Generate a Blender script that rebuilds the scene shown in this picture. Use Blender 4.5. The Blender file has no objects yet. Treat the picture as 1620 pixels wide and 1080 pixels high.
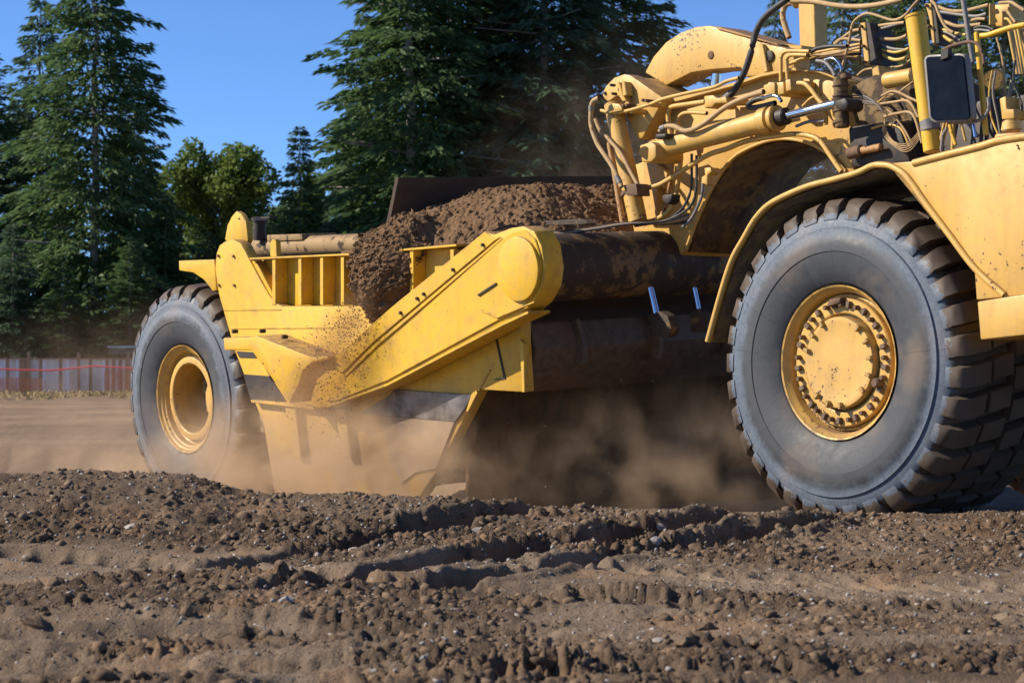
import bpy, bmesh, math, random
import numpy as np
from mathutils import Matrix, Vector

# ------------------------------------------------------------------ camera, sky, sun, exposure
sc = bpy.context.scene
COL = sc.collection
FPX, HORIZON, CAM_H = 3550.0, 595.0, 0.917
cam_d = bpy.data.cameras.new('camera')
cam_d.sensor_width = 36.0
cam_d.lens = FPX / 1620.0 * 36.0
cam_d.shift_y = (HORIZON - 540.0) / 1620.0
cam_d.clip_end = 3000.0
cam_d.dof.use_dof = True
cam_d.dof.focus_distance = 16.0
cam_d.dof.aperture_fstop = 6.3
cam = bpy.data.objects.new('camera', cam_d)
COL.objects.link(cam)
cam.location = (0, 0, CAM_H)
cam.rotation_euler = (math.radians(90), 0, 0)
sc.camera = cam

SUN_EL, SUN_DIR = math.radians(34), Vector((-1.0, 0.04, 0)).normalized()
SUN_AZ = math.atan2(SUN_DIR.x, SUN_DIR.y)           # clockwise from +Y
world = bpy.data.worlds.new('World'); sc.world = world
world.use_nodes = True
wn = world.node_tree.nodes; wl = world.node_tree.links
bg = wn['Background']
sky = wn.new('ShaderNodeTexSky')
sky.sky_type = 'NISHITA'; sky.sun_disc = False
sky.sun_elevation = SUN_EL; sky.sun_rotation = SUN_AZ
sky.air_density = 1.0; sky.dust_density = 0.0; sky.ozone_density = 8.0; sky.altitude = 5000
wl.new(sky.outputs[0], bg.inputs[0]); bg.inputs[1].default_value = 0.115
sun_d = bpy.data.lights.new('sun', 'SUN')
sun_d.energy = 5.0; sun_d.angle = math.radians(0.53); sun_d.color = (1.0, 0.91, 0.77)
sun = bpy.data.objects.new('sun', sun_d); COL.objects.link(sun)
d = Vector((SUN_DIR.x*math.cos(SUN_EL), SUN_DIR.y*math.cos(SUN_EL), math.sin(SUN_EL)))
sun.rotation_euler = d.to_track_quat('Z', 'Y').to_euler()
sc.view_settings.view_transform = 'Standard'
sc.view_settings.look = 'None'
sc.view_settings.exposure = 0.70
sc.view_settings.gamma = 1.0
sc.render.engine = 'CYCLES'
sc.cycles.use_denoising = True
sc.cycles.max_bounces = 5; sc.cycles.diffuse_bounces = 2; sc.cycles.glossy_bounces = 2
sc.cycles.transmission_bounces = 2; sc.cycles.transparent_max_bounces = 6; sc.cycles.volume_bounces = 1
sc.cycles.volume_step_rate = 0.5; sc.cycles.volume_max_steps = 64
sc.cycles.sample_clamp_indirect = 4.0

random.seed(7); RNG = np.random.default_rng(11)
# ------------------------------------------------------------------ materials
M = {}
class NT:
    def __init__(s, name):
        s.m = bpy.data.materials.new(name); s.m.use_nodes = True
        s.n = s.m.node_tree.nodes; s.l = s.m.node_tree.links
        s.b = s.n['Principled BSDF']; s.out = s.n['Material Output']; M[name] = s.m
        s.tc = s.n.new('ShaderNodeTexCoord')
    def noise(s, scale, detail=4, rough=.55, coord='Object', vec=None):
        t = s.n.new('ShaderNodeTexNoise'); t.inputs['Scale'].default_value = scale
        t.inputs['Detail'].default_value = detail; t.inputs['Roughness'].default_value = rough
        s.l.new(vec if vec is not None else s.tc.outputs[coord], t.inputs['Vector']); return t.outputs['Fac']
    def ramp(s, fac, a, b, ca=0.0, cb=1.0):
        r = s.n.new('ShaderNodeMapRange'); r.inputs['From Min'].default_value = a; r.inputs['From Max'].default_value = b
        r.inputs['To Min'].default_value = ca; r.inputs['To Max'].default_value = cb
        s.l.new(fac, r.inputs['Value']); return r.outputs['Result']
    def math(s, op, a, b=None):
        r = s.n.new('ShaderNodeMath'); r.operation = op
        for i, q in enumerate((a, b)):
            if q is None: continue
            if isinstance(q, (int, float)): r.inputs[i].default_value = q
            else: s.l.new(q, r.inputs[i])
        return r.outputs[0]
    def mix(s, fac, a, b):
        r = s.n.new('ShaderNodeMix'); r.data_type = 'RGBA'
        for i, q in ((0, fac), (6, a), (7, b)):
            if isinstance(q, (tuple, list)): r.inputs[i].default_value = tuple(q) + ((1,) if len(q) == 3 else ())
            elif isinstance(q, (int, float)): r.inputs[i].default_value = q
            else: s.l.new(q, r.inputs[i])
        return r.outputs[2]
    def sep(s, src):
        r = s.n.new('ShaderNodeSeparateXYZ'); s.l.new(src, r.inputs[0]); return r.outputs
    def set(s, col=None, rough=None, metal=None, spec=None):
        for key, q in (('Base Color', col), ('Roughness', rough), ('Metallic', metal), ('Specular IOR Level', spec)):
            if q is None: continue
            if isinstance(q, tuple): s.b.inputs[key].default_value = q + ((1,) if len(q) == 3 else ())
            elif isinstance(q, (int, float)): s.b.inputs[key].default_value = q
            else: s.l.new(q, s.b.inputs[key])
    def bump(s, h, strength=.3, dist=.01):
        r = s.n.new('ShaderNodeBump'); r.inputs['Strength'].default_value = strength; r.inputs['Distance'].default_value = dist
        s.l.new(h, r.inputs['Height']); s.l.new(r.outputs[0], s.b.inputs['Normal'])

DUST = (.30, .19, .105); MUD = (.045, .028, .017); RUST = (.10, .042, .02)
def paint(name, col, mud=0.0, rust=.0, dust=.3, low=None, rough=.42):
    t = NT(name)
    n1 = t.noise(1.7, 5); n2 = t.noise(9, 5, .65); n3 = t.noise(34, 3, .6)
    c = t.mix(t.ramp(n1, .35, .7, 0, .35), col, tuple(q*.78 for q in col))
    c = t.mix(t.ramp(n2, .45, .75, 0, dust), c, DUST)
    nb = t.noise(4.2, 6, .7); c = t.mix(t.ramp(nb, .52, .72, 0, .5*min(1, dust*1.6)), c, (.24, .145, .065))
    up = t.sep(t.n.new('ShaderNodeNewGeometry').outputs['Normal'])[2]
    c = t.mix(t.math('MULTIPLY', t.ramp(up, .55, .95), t.ramp(n2, .3, .55, .35, .95)), c, (.16, .095, .05))
    st = t.n.new('ShaderNodeMapping'); st.inputs['Scale'].default_value = (7, 7, .6); t.l.new(t.tc.outputs['Object'], st.inputs[0]); ns = t.noise(2.0, 4, .6, vec=st.outputs[0])
    c = t.mix(t.ramp(ns, .5, .75, 0, .35), c, tuple(q*.62 for q in col))
    if low:                                    # dried dust caked on the lower sides
        z = t.sep(t.tc.outputs['Object'])[2]
        c = t.mix(t.math('MULTIPLY', t.ramp(z, low[0], low[1], 1, 0), t.ramp(n1, .25, .6, .35, 1)), c, DUST)
    if mud:
        k = t.ramp(t.math('ADD', n2, t.math('MULTIPLY', n1, .5)), .95 - mud*.5, 1.02 - mud*.5)
        c = t.mix(k, c, MUD)
    if rust:
        k = t.ramp(t.math('MULTIPLY', n3, t.ramp(n1, .35, .65, .75, 1.15)), .70 - rust*.17, .74 - rust*.17)
        c = t.mix(k, c, RUST)
    bv = t.n.new('ShaderNodeBevel'); bv.samples = 4; bv.inputs['Radius'].default_value = .02; gn = t.n.new('ShaderNodeNewGeometry'); vm = t.n.new('ShaderNodeVectorMath'); vm.operation = 'DOT_PRODUCT'
    t.l.new(bv.outputs[0], vm.inputs[0]); t.l.new(gn.outputs['Normal'], vm.inputs[1]); ed = t.ramp(vm.outputs['Value'], .97, .80)
    c = t.mix(t.math('MULTIPLY', ed, t.ramp(n2, .44, .58, 0, .85)), c, (.10, .06, .032))
    k = t.ramp(n3, .68, .72); c = t.mix(t.math('MULTIPLY', k, .7), c, (.09, .05, .025))
    t.set(c, t.ramp(n2, .3, .7, rough - .06, rough + .25), 0.0, .4)
    t.bump(t.math('ADD', t.math('MULTIPLY', n1, 1.0), t.math('MULTIPLY', n3, .12)), .25, .012)
paint('yellow_paint', (.68, .385, .022), dust=.4, low=(.15, .95))
paint('tan_paint', (.58, .335, .075), dust=.35, rust=.06)
paint('hub_paint', (.58, .34, .085), dust=.3, rust=.32)
paint('rust_spot_paint', (.57, .335, .08), dust=.3, rust=.75)
paint('mud_paint', (.17, .10, .032), mud=.6, dust=.6, rough=.6)
paint('grime_shade_paint', (.15, .092, .032), mud=.45, dust=.12, rough=.75)  # grime and mud, with base darkened to paint in the shade of undersides
paint('dusty_paint', (.30, .19, .08), dust=.9, mud=.4, rough=.7)
paint('yellow_hose', (.62, .38, .07), dust=.4)
paint('tan_hose', (.42, .27, .12), dust=.6, rough=.6)
paint('rusty_pipe', (.42, .22, .075), dust=.5, rust=.6, rough=.6)
def plain(name, ca, cb, scale=14, rough=.6, metal=0.0, bump=.3, spec=.4):
    t = NT(name); n = t.noise(scale, 5, .6); n1 = t.noise(scale*.2, 3)
    c = t.mix(t.ramp(n, .35, .65), ca, cb); c = t.mix(t.ramp(n1, .4, .75, 0, .5), c, cb)
    t.set(c, t.ramp(n, .3, .7, rough-.1, rough+.12), metal, spec)
    if bump: t.bump(n, bump, .01)
    return t
plain('black_rubber', (.018, .018, .02), (.05, .042, .035), rough=.5)
plain('grey_hose', (.12, .125, .135), (.2, .17, .14), rough=.5)
plain('dirty_steel', (.07, .05, .035), (.14, .09, .055))
plain('dark_steel', (.016, .013, .011), (.05, .034, .022), rough=.6)
plain('bare_steel', (.05, .034, .024), (.085, .055, .036), scale=5, rough=.75, spec=.2)
plain('worn_steel', (.03, .034, .042), (.22, .2, .19), scale=7, rough=.38, metal=.5)
plain('dusty_steel', (.2, .15, .11), (.3, .2, .12), scale=8, rough=.6)
plain('rust', (.085, .045, .026), (.16, .09, .05), scale=22, rough=.8)
plain('chrome', (.62, .66, .72), (.5, .5, .52), scale=3, rough=.16, metal=1.0, bump=0)
plain('mirror_glass', (.004, .006, .012), (.008, .012, .02), scale=6, rough=.3, bump=0, spec=.03)
plain('wood_fence', (.42, .33, .26), (.66, .6, .54), scale=1.2, rough=.85)
plain('post_wood', (.22, .12, .07), (.34, .2, .12), scale=3, rough=.85)
plain('orange_net', (.75, .16, .05), (.6, .14, .06), scale=5, rough=.7, bump=0)
plain('red_tape', (.7, .04, .05), (.6, .06, .06), scale=5, rough=.5, bump=0)
plain('bark', (.16, .13, .11), (.34, .31, .28), scale=3, rough=.9)
plain('white_siding', (.55, .56, .6), (.7, .7, .72), scale=3, rough=.7)
plain('stone_grey', (.16, .15, .145), (.32, .29, .26), scale=9, rough=.75)
plain('stone_pale', (.24, .21, .185), (.38, .34, .30), scale=9, rough=.75)
plain('clod_soil', (.04, .026, .017), (.085, .055, .034), scale=30, rough=.95, spec=.1, bump=.6)
plain('clod_ground', (.075, .05, .032), (.19, .13, .085), scale=5, rough=.95, spec=.1, bump=.6)
plain('dry_grass', (.20, .14, .06), (.32, .24, .11), scale=2, rough=.9, bump=0)

# tyre: brown dirt on the tread, scuffed blue-grey shoulder, darker inner sidewall, fine radial cracks
def tyre_mat(name, band_in, blue, grey, scuff):
    t = NT(name); o = t.sep(t.tc.outputs['Object'])
    r = t.math('SQRT', t.math('ADD', t.math('POWER', o[0], 2), t.math('POWER', o[2], 2)))
    n = t.noise(9, 5, .7); nf = t.noise(40, 3, .6); nl = t.noise(2.2, 3)
    rr = t.math('ADD', r, t.ramp(n, .3, .7, -scuff, scuff))
    c = t.mix(t.ramp(n, .35, .65), tuple(q*.8 for q in grey), grey)
    c = t.mix(t.math('MULTIPLY', t.ramp(rr, band_in-.03, band_in+.03), t.ramp(nl, .3, .7, .6, 1)), c, t.mix(t.ramp(nf, .4, .62), blue, tuple(q*1.35 for q in blue)))
    c = t.mix(t.ramp(nl, .52, .8, 0, .4), c, DUST)
    ang = t.math('ARCTAN2', o[2], o[0])
    saw = t.math('FRACT', t.math('MULTIPLY', ang, 17/ (2*math.pi)))
    crack = t.math('LESS_THAN', t.math('MULTIPLY', t.math('ABSOLUTE', t.math('SUBTRACT', saw, .5)), r), .0045)
    ncr = t.noise(3.1, 2)
    c = t.mix(t.math('MULTIPLY', crack, t.ramp(ncr, .48, .52, 0, .75)), c, (.015, .015, .017))
    c = t.mix(t.ramp(r, .522, .534, 1, 0), c, (.01, .01, .01))
    rr = t.math('ADD', rr, t.ramp(nf, .3, .7, -.02, .02))
    tread = t.math('MAXIMUM', t.ramp(rr, .972, .984), t.ramp(o[1], .03, .06))
    c = t.mix(tread, c, t.mix(n, (.035, .025, .018), (.11, .075, .05)))
    t.set(c, t.ramp(n, .3, .7, .5, .75), 0, .35)
    t.bump(t.math('ADD', n, t.math('MULTIPLY', nf, .4)), .25, .008)
tyre_mat('tyre_rubber', .83, (.09, .112, .145), (.052, .055, .061), .03)
tyre_mat('tyre_rubber_worn', .78, (.105, .12, .145), (.062, .064, .07), .06)

# soil
def soil(name, ca, cb, cc, low=None):
    t = NT(name); n = t.noise(1.1, 5, .6); n2 = t.noise(11, 6, .7); n3 = t.noise(60, 3, .7)
    c = t.mix(t.ramp(n, .35, .65), ca, cb)
    c = t.mix(t.ramp(n2, .42, .68), c, cc)
    c = t.mix(t.ramp(n3, .62, .72, 0, .6), c, tuple(min(1, q*1.9) for q in cb))
    t.set(c, .95, 0, .12)
    t.bump(t.math('ADD', n2, t.math('MULTIPLY', n3, .5)), .7, .02)
soil('heap_soil', (.115, .066, .035), (.18, .108, .058), (.13, .077, .042))
t = NT('ground_soil'); n = t.noise(.55, 5, .6); n2 = t.noise(6, 6, .7); n3 = t.noise(45, 4, .7)
at = t.n.new('ShaderNodeAttribute'); at.attribute_name = 'moist'
c = t.mix(t.ramp(n, .35, .65), (.155, .112, .077), (.225, .168, .118))
c = t.mix(t.math('MULTIPLY', at.outputs['Fac'], t.ramp(n2, .2, .6, .6, 1)), c, (.085, .056, .036))
c = t.mix(t.ramp(n2, .48, .7, 0, .7), c, (.09, .06, .04))
c = t.mix(t.ramp(t.noise(1.3, 3), .55, .68, 0, .7), c, (.25, .155, .09))
c = t.mix(t.ramp(n3, .6, .72, 0, .75), c, (.25, .21, .18))
yy = t.sep(t.tc.outputs['Object'])[1]
c = t.mix(t.ramp(yy, 17, 26, 0, .75), c, t.mix(t.ramp(t.noise(.16, 5, .65), .38, .62), (.15, .10, .066), (.28, .19, .12)))       # dry, dusty haul road beyond the windrow
t.set(c, .95, 0, .12); n4 = t.noise(130, 3, .7); t.bump(t.math('ADD', t.math('ADD', n2, t.math('MULTIPLY', n3, .7)), t.math('MULTIPLY', n4, .35)), .9, .02)

def foliage(name, ca, cb, tr=.25):
    t = NT(name); oi = t.n.new('ShaderNodeObjectInfo'); n = t.noise(.9, 3); n2 = t.noise(6, 2)
    c = t.mix(t.ramp(n, .35, .65), ca, cb)
    c = t.mix(t.ramp(n2, .45, .75, 0, .5), c, tuple(q*.6 for q in ca))
    c = t.mix(t.math('MULTIPLY', oi.outputs['Random'], .3), c, tuple(q*1.2 for q in cb))
    t.set(c, .6, 0, .25)
    ts = t.n.new('ShaderNodeBsdfTranslucent'); t.l.new(c, ts.inputs[0])
    mx = t.n.new('ShaderNodeMixShader'); mx.inputs[0].default_value = tr
    t.l.new(t.b.outputs[0], mx.inputs[1]); t.l.new(ts.outputs[0], mx.inputs[2]); t.l.new(mx.outputs[0], t.out.inputs[0])
foliage('fir_needles', (.052, .105, .042), (.115, .175, .06), .38)
foliage('fir_needles_blue', (.05, .098, .056), (.10, .155, .076), .38)
foliage('broad_leaves', (.085, .135, .025), (.16, .21, .045), .45)
foliage('shrub_leaves', (.038, .068, .026), (.07, .11, .038), .3)
foliage('weed_leaves', (.10, .09, .035), (.17, .14, .06), .3)
# ------------------------------------------------------------------ helpers
def tag(o, label=None, cat=None, group=None, kind=None):
    if label: o['label'] = label
    if cat: o['category'] = cat
    if group: o['group'] = group
    if kind: o['kind'] = kind
    return o
def link(name, me, mat=None, parent=None, smooth=None):
    o = bpy.data.objects.new(name, me); COL.objects.link(o)
    if mat and not me.materials: me.materials.append(M[mat])
    if parent is not None: o.parent = parent
    if smooth is not None and len(me.polygons):
        me.set_sharp_from_angle(angle=smooth) if smooth < 3 else None
        me.polygons.foreach_set('use_smooth', np.ones(len(me.polygons), dtype=bool))
    return o
def from_bm(bm, name):
    me = bpy.data.meshes.new(name); bm.normal_update(); bm.to_mesh(me); bm.free(); return me
def from_np(name, V, Fq):
    """V (n,3), Fq (m,k) faces of one size"""
    me = bpy.data.meshes.new(name); V = np.asarray(V, dtype=np.float32); Fq = np.asarray(Fq, dtype=np.int32)
    me.vertices.add(len(V)); me.vertices.foreach_set('co', V.ravel())
    k = Fq.shape[1]; me.loops.add(Fq.size); me.loops.foreach_set('vertex_index', Fq.ravel())
    me.polygons.add(len(Fq)); me.polygons.foreach_set('loop_start', np.arange(0, Fq.size, k, dtype=np.int32))
    me.polygons.foreach_set('loop_total', np.full(len(Fq), k, dtype=np.int32)); me.update(calc_edges=True); me.validate(); return me
def empty(name, loc=(0, 0, 0)):
    o = bpy.data.objects.new(name, None); COL.objects.link(o); o.location = loc; return o

def _hash(ix, iy, seed):
    h = (ix.astype(np.int64)*374761393 + iy.astype(np.int64)*668265263 + seed*1442695041) & 0xffffffff
    h = ((h ^ (h >> 13))*1274126177) & 0xffffffff
    return ((h ^ (h >> 16)) & 0xffff)/65535.0
def vnoise(x, y, seed=0):
    x0 = np.floor(x); y0 = np.floor(y); fx = x-x0; fy = y-y0
    fx = fx*fx*(3-2*fx); fy = fy*fy*(3-2*fy)
    a = _hash(x0, y0, seed); b = _hash(x0+1, y0, seed); c = _hash(x0, y0+1, seed); e = _hash(x0+1, y0+1, seed)
    return a+(b-a)*fx+(c-a)*fy+(a-b-c+e)*fx*fy
def fbm(x, y, oct=4, seed=0, g=.5):
    s = 0; a = 1; tot = 0
    for k in range(oct):
        s = s+a*vnoise(x*2**k+17*k, y*2**k-9*k, seed+k); tot += a; a *= g
    return s/tot
def billow(x, y, oct=3, seed=0):
    s = 0; a = 1; tot = 0
    for k in range(oct):
        s = s+a*np.abs(2*vnoise(x*2**k+31*k, y*2**k, seed+k)-1)**.8; tot += a; a *= .6
    return s/tot
smooth01 = lambda t: np.clip(t, 0, 1)**2*(3-2*np.clip(t, 0, 1))

# ------------------------------------------------------------------ machine axes (world)
ORG = np.array([2.143, 14.8, 0.0]); FWD = np.array([.62884, -.77753]); INW = np.array([.77753, .62884])
def mach(x, y):
    dx = x-ORG[0]; dy = y-ORG[1]; return dx*FWD[0]+dy*FWD[1], dx*INW[0]+dy*INW[1]

# ------------------------------------------------------------------ ground
def seg_dist(x, y, ax, ay, bx, by):
    L = math.hypot(bx-ax, by-ay); tx = (bx-ax)/L; ty = (by-ay)/L
    s = (x-ax)*tx+(y-ay)*ty; n = -(x-ax)*ty+(y-ay)*tx
    over = np.maximum(np.maximum(-s, s-L), 0); return s, n, over
def rut(z, x, y, a, b, width, depth, rim, lug=0.0, pitch=.2, skew=.5):
    s, n, over = seg_dist(x, y, *a, *b); n = n+(fbm(s*1.3, n*0+3, 3, 5)-.5)*.25+(fbm(s*7, n*6, 3, 15)-.5)*.10
    fade = np.exp(-(over/.35)**2); q = np.abs(n)/width
    FLAT[0] = FLAT[0]*( 1-.6*fade*(1-smooth01((q-.35)/.35))+.8*fade*np.exp(-((q-1.1)/.35)**2))
    z = z-depth*fade*(1-smooth01((q-.55)/.45))
    z = z+rim*fade*np.exp(-((q-1.2)/.3)**2)*(.3+.9*fbm(s*2.2, n*3, 2, 3))
    if lug: z = z+lug*fade*(1-smooth01((q-.7)/.3))*smooth01(2.2*np.abs(((s+skew*n)/pitch) % 1-.5)-.2)
    return z
CREST_X = np.array([-9, -4, -3.19, -2.7, -2.0, -1.62, -1.14, -.43, 0, .75, 1.5, 2.4, 3.2, 9]); CREST_H = np.array([.30, .33, .345, .37, .33, .22, .215, .20, .165, .13, .09, .085, .12, .12])
FLAT = [1.0]; BAND = [0.0]
def bands(x, y):
    wob = (fbm(x*.6, y*.3, 2, 77)-.5)*1.2
    b = .6*fbm(x*.4+y*.25, (y+wob)*1.25, 3, 78)+.4*fbm(x*1.5-y*.4, y*1.6, 3, 79); return smooth01((b-.475)/.13)
def ground_z(x, y):
    FLAT[0] = np.ones_like(x)
    rough = fbm(x*.7, y*.7, 3, 2)
    z = (fbm(x*.35, y*.35, 3, 1)-.5)*.16
    yc = 13.9+.35*(fbm(x*.5, x*0, 2, 8)-.5)
    ch = np.interp(x, CREST_X, CREST_H); dy = y-yc
    berm = ch*np.where(dy < 0, np.exp(-(dy/1.25)**2), np.exp(-(dy/.8)**2))
    near = np.exp(-np.clip(y-13.9, 0, None)/1.5)
    z = z*np.clip((14.5-y)/3, .25, 1)+berm
    for a, b, wd, dp, rm, lg in (((-.9, 10.3), (1.35, 13.7), .22, .18, .06, .02), ((-.3, 10.2), (1.8, 13.5), .14, .12, .05, .02), ((-1.4, 11.4), (.1, 13.6), .18, .15, .05, .02),
                             ((-3.6, 12.5), (-.9, 10.7), .18, .08, .04, .07), ((.45, 9.8), (2.7, 8.7), .16, .07, .04, .075), ((-3, 9.2), (.3, 8.4), .3, .04, .03, .0), ((-2.6, 7.6), (-.1, 7.0), .35, .045, .03, 0), ((.2, 11.0), (3.4, 10.2), .25, .04, .03, .03), ((-3.5, 10.6), (3.6, 9.0), .28, .05, .04, 0), ((-2.4, 6.6), (2.6, 7.3), .3, .05, .04, .0), ((-3.2, 8.2), (2.8, 7.9), .22, .045, .045, .03)):
        z = rut(z, x, y, a, b, wd, dp, rm, lg, .24 if lg > .04 else .17)
    # machine cut and haul road
    u, v = mach(x, y)
    cut = smooth01((v+.35)/.3)*smooth01((3.9-v)/.4)*smooth01((-3.2-u)/.8)
    far = smooth01((y-15.2)/1.6)
    base = -.10*far-.28*cut*far
    far2 = smooth01((y-24)/70.); base = base*(1-far2)+far2*.02
    z = z*(1-far*.85)+base
    # low ridges of loose soil between packed strips, then clods and grain
    BAND[0] = bands(x, y); z = z+.055*(BAND[0]-.35)*np.clip((14-y)/2, 0, 1)
    amp = FLAT[0]*(.18+1.1*BAND[0]+.4*smooth01((rough-.43)/.14))*np.clip(1.25-.5*far, .2, 2)
    bermk = np.exp(-((y-13.4)/1.3)**2)*.55
    det = billow(x*3.1, y*3.1, 2, 21)*.016+billow(x*9, y*9, 3, 31)*.024+billow(x*28, y*28, 2, 41)*.022
    z = z+(det-.05)*(amp+bermk)*np.clip(60/np.maximum(y, 1), 0, 1)
    bank = smooth01((y-70)/14)*smooth01((104-y)/8)
    z = z+bank*(.02+.25*fbm(x*.2, y*.2, 3, 9))
    return z
ny1, ny2, nx = 690, 110, 740
ys = np.concatenate([np.linspace(-25, 3.6, 14), 4*(30/4)**(np.arange(ny1)/(ny1-1)), 30*(900/30)**((np.arange(ny2)+1)/ny2)])
tt = np.linspace(-1, 1, nx); tt = .55*tt+.45*tt**3
wd = np.where(ys < 4, 5+.0*ys, 3.2+.45*ys); wd = np.where(ys < 0, 6, wd)
X = tt[None, :]*wd[:, None]/1.0; Yg = np.repeat(ys[:, None], nx, 1)
Zg = ground_z(X, Yg)
idx = np.arange(len(ys)*nx).reshape(len(ys), nx)
Fq = np.stack([idx[:-1, :-1], idx[:-1, 1:], idx[1:, 1:], idx[1:, :-1]], -1).reshape(-1, 4)
moist = np.clip(BAND[0]*.9+.5*np.exp(-((Yg-13.4)/1.1)**2), 0, 1)*(Yg < 15.5)
g = link('ground', from_np('ground', np.stack([X, Yg, Zg], -1).reshape(-1, 3), Fq), 'ground_soil', smooth=9)
at_ = g.data.attributes.new('moist', 'FLOAT', 'POINT'); at_.data.foreach_set('value', moist.astype(np.float32).ravel())
tag(g, 'churned brown dirt ground with tyre ruts and a long windrow', 'ground', kind='structure')
def gz(x, y): return float(ground_z(np.array([float(x)]), np.array([float(y)]))[0])

# ------------------------------------------------------------------ stones and clods
def lump(seed, sub=2, rough=.35, flat=.7):
    bm = bmesh.new(); bmesh.ops.create_icosphere(bm, subdivisions=sub, radius=1); r = random.Random(seed)
    off = [r.uniform(-9, 9) for _ in range(3)]
    from mathutils import noise as mn
    cuts = [(Vector((r.gauss(0, 1), r.gauss(0, 1), r.gauss(0, 1))).normalized(), r.uniform(.55, .9)) for _ in range(6)]
    for v in bm.verts:
        p = v.co.copy()
        for nrm, dd in cuts:
            k = p.dot(nrm)
            if k > dd: p -= nrm*(k-dd)
        p *= 1+rough*mn.noise(v.co*1.6+Vector(off)); v.co = Vector((p.x, p.y*r.uniform(.98, 1.02), p.z*flat))
    V = np.array([v.co for v in bm.verts]); Fc = np.array([[v.index for v in f.verts] for f in bm.faces]); bm.free(); return V, Fc
def hull(seed, n):
    r = random.Random(seed); bm = bmesh.new()
    for _ in range(n):
        p = Vector((r.gauss(0, 1), r.gauss(0, 1), r.gauss(0, 1))).normalized()*r.uniform(.7, 1.05); bm.verts.new((p.x, p.y, p.z*.75))
    q = bmesh.ops.convex_hull(bm, input=bm.verts); bmesh.ops.delete(bm, geom=[v for v in bm.verts if not v.link_faces], context='VERTS')
    bmesh.ops.triangulate(bm, faces=bm.faces); bm.verts.index_update(); V = np.array([v.co for v in bm.verts]); Fc = np.array([[v.index for v in f.verts] for f in bm.faces]); bm.free(); return V, Fc
def scatter(name, pts, sizes, protos, mat, rot=True, smooth=None):
    Vs = []; Fs = []; off = 0
    for k, (p, s) in enumerate(zip(pts, sizes)):
        V, Fc = protos[k % len(protos)]
        e = Matrix.Rotation(random.uniform(0, 6.28), 3, 'Z') @ Matrix.Rotation(random.uniform(-.5, .5) if rot else random.uniform(0, 6), 3, 'X')
        Vs.append((V*s*np.array([1, random.uniform(.7, 1.1), 1])) @ np.array(e).T+p); Fs.append(Fc+off); off += len(V)
    return link(name, from_np(name, np.concatenate(Vs), np.concatenate(Fs)), mat, smooth=smooth)
lo = [hull(k, 8) for k in range(24)]; mid = [hull(100+k, 16) for k in range(16)]; hi = [lump(40+k, 2, .5) for k in range(8)]
def ground_pts(n, y0, y1, bias=1.0, spread=.30):
    y = y0+(y1-y0)*RNG.random(n)**bias; x = (RNG.random(n)*2-1)*(spread*y+.3); return x, y
def place(n, y0, y1, smin, smax, sink, bias=1.0, mask=None, pw=3.0):
    x, y = ground_pts(n, y0, y1, bias); s = smin+(smax-smin)*RNG.random(n)**pw
    if mask is not None:
        k = mask(x, y); x, y, s = x[k], y[k], s[k]
    z = ground_z(x, y); keep = (FLAT[0] > .6) | (RNG.random(len(x)) < .22); return np.stack([x, y, z-s*sink], -1)[keep], s[keep]
def clump(th): return lambda x, y: np.maximum(bands(x, y), np.exp(-((y-13.3)/1.0)**2))*.8+.35*np.random.default_rng(1).random(len(x)) > th
p, s = place(46000, 5.8, 15.2, .003, .012, .1, .72, None, 2.5); tag(scatter('soil_crumbs', p, s, lo, 'clod_ground'), 'fine crumbs of loose earth over the whole ground', 'soil', kind='stuff')
p, s = place(28000, 5.8, 15.2, .007, .046, .2, .72, clump(.5), 5.5); tag(scatter('soil_clods', p, s, mid, 'clod_ground'), 'small dark crumbs of soil strewn over the dirt', 'soil', kind='stuff')
p, s = place(12000, 5.8, 15.0, .004, .024, .2, .6, None, 4); tag(scatter('gravel', p, s, lo, 'stone_grey'), 'small grey gravel mixed into the dirt', 'gravel', kind='stuff')
p, s = place(1800, 5.8, 15.0, .004, .017, .2, .6, None, 4); tag(scatter('pale_gravel', p, s, lo, 'stone_pale'), 'pale pebbles scattered in the dirt', 'gravel', kind='stuff')
stone_me = []
for k, (V, Fc) in enumerate(hi):
    for mt in ('stone_grey', 'stone_pale', 'clod_ground'):
        me = from_np('stone', V, Fc); me.materials.append(M[mt]); me.polygons.foreach_set('use_smooth', np.ones(len(me.polygons), dtype=bool)); me.set_sharp_from_angle(angle=.5); stone_me.append((mt, me))
p, s = place(150, 6.0, 14.4, .018, .06, .3, .8, None, 3.0)
for k in range(len(p)):
    mt, me = stone_me[random.randrange(len(stone_me))]
    o = bpy.data.objects.new('soil_clod' if mt == 'clod_ground' else 'stone', me); COL.objects.link(o); o.location = p[k]; q = float(s[k])*(1.25 if mt == 'clod_ground' else .85)
    o.scale = (q, q*random.uniform(.7, 1), q); o.rotation_euler = (random.uniform(-.4, .4), random.uniform(-.4, .4), random.uniform(0, 6.28))
    if mt == 'clod_ground': tag(o, 'dark brown clod of earth lying on the churned dirt', 'clod', 'clods on the dirt')
    elif mt == 'stone_grey': tag(o, 'rough grey stone half sunk in the churned dirt', 'stone', 'grey stones in the dirt')
    else: tag(o, 'pale rounded stone lying on the churned dirt', 'stone', 'pale stones in the dirt')
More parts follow.
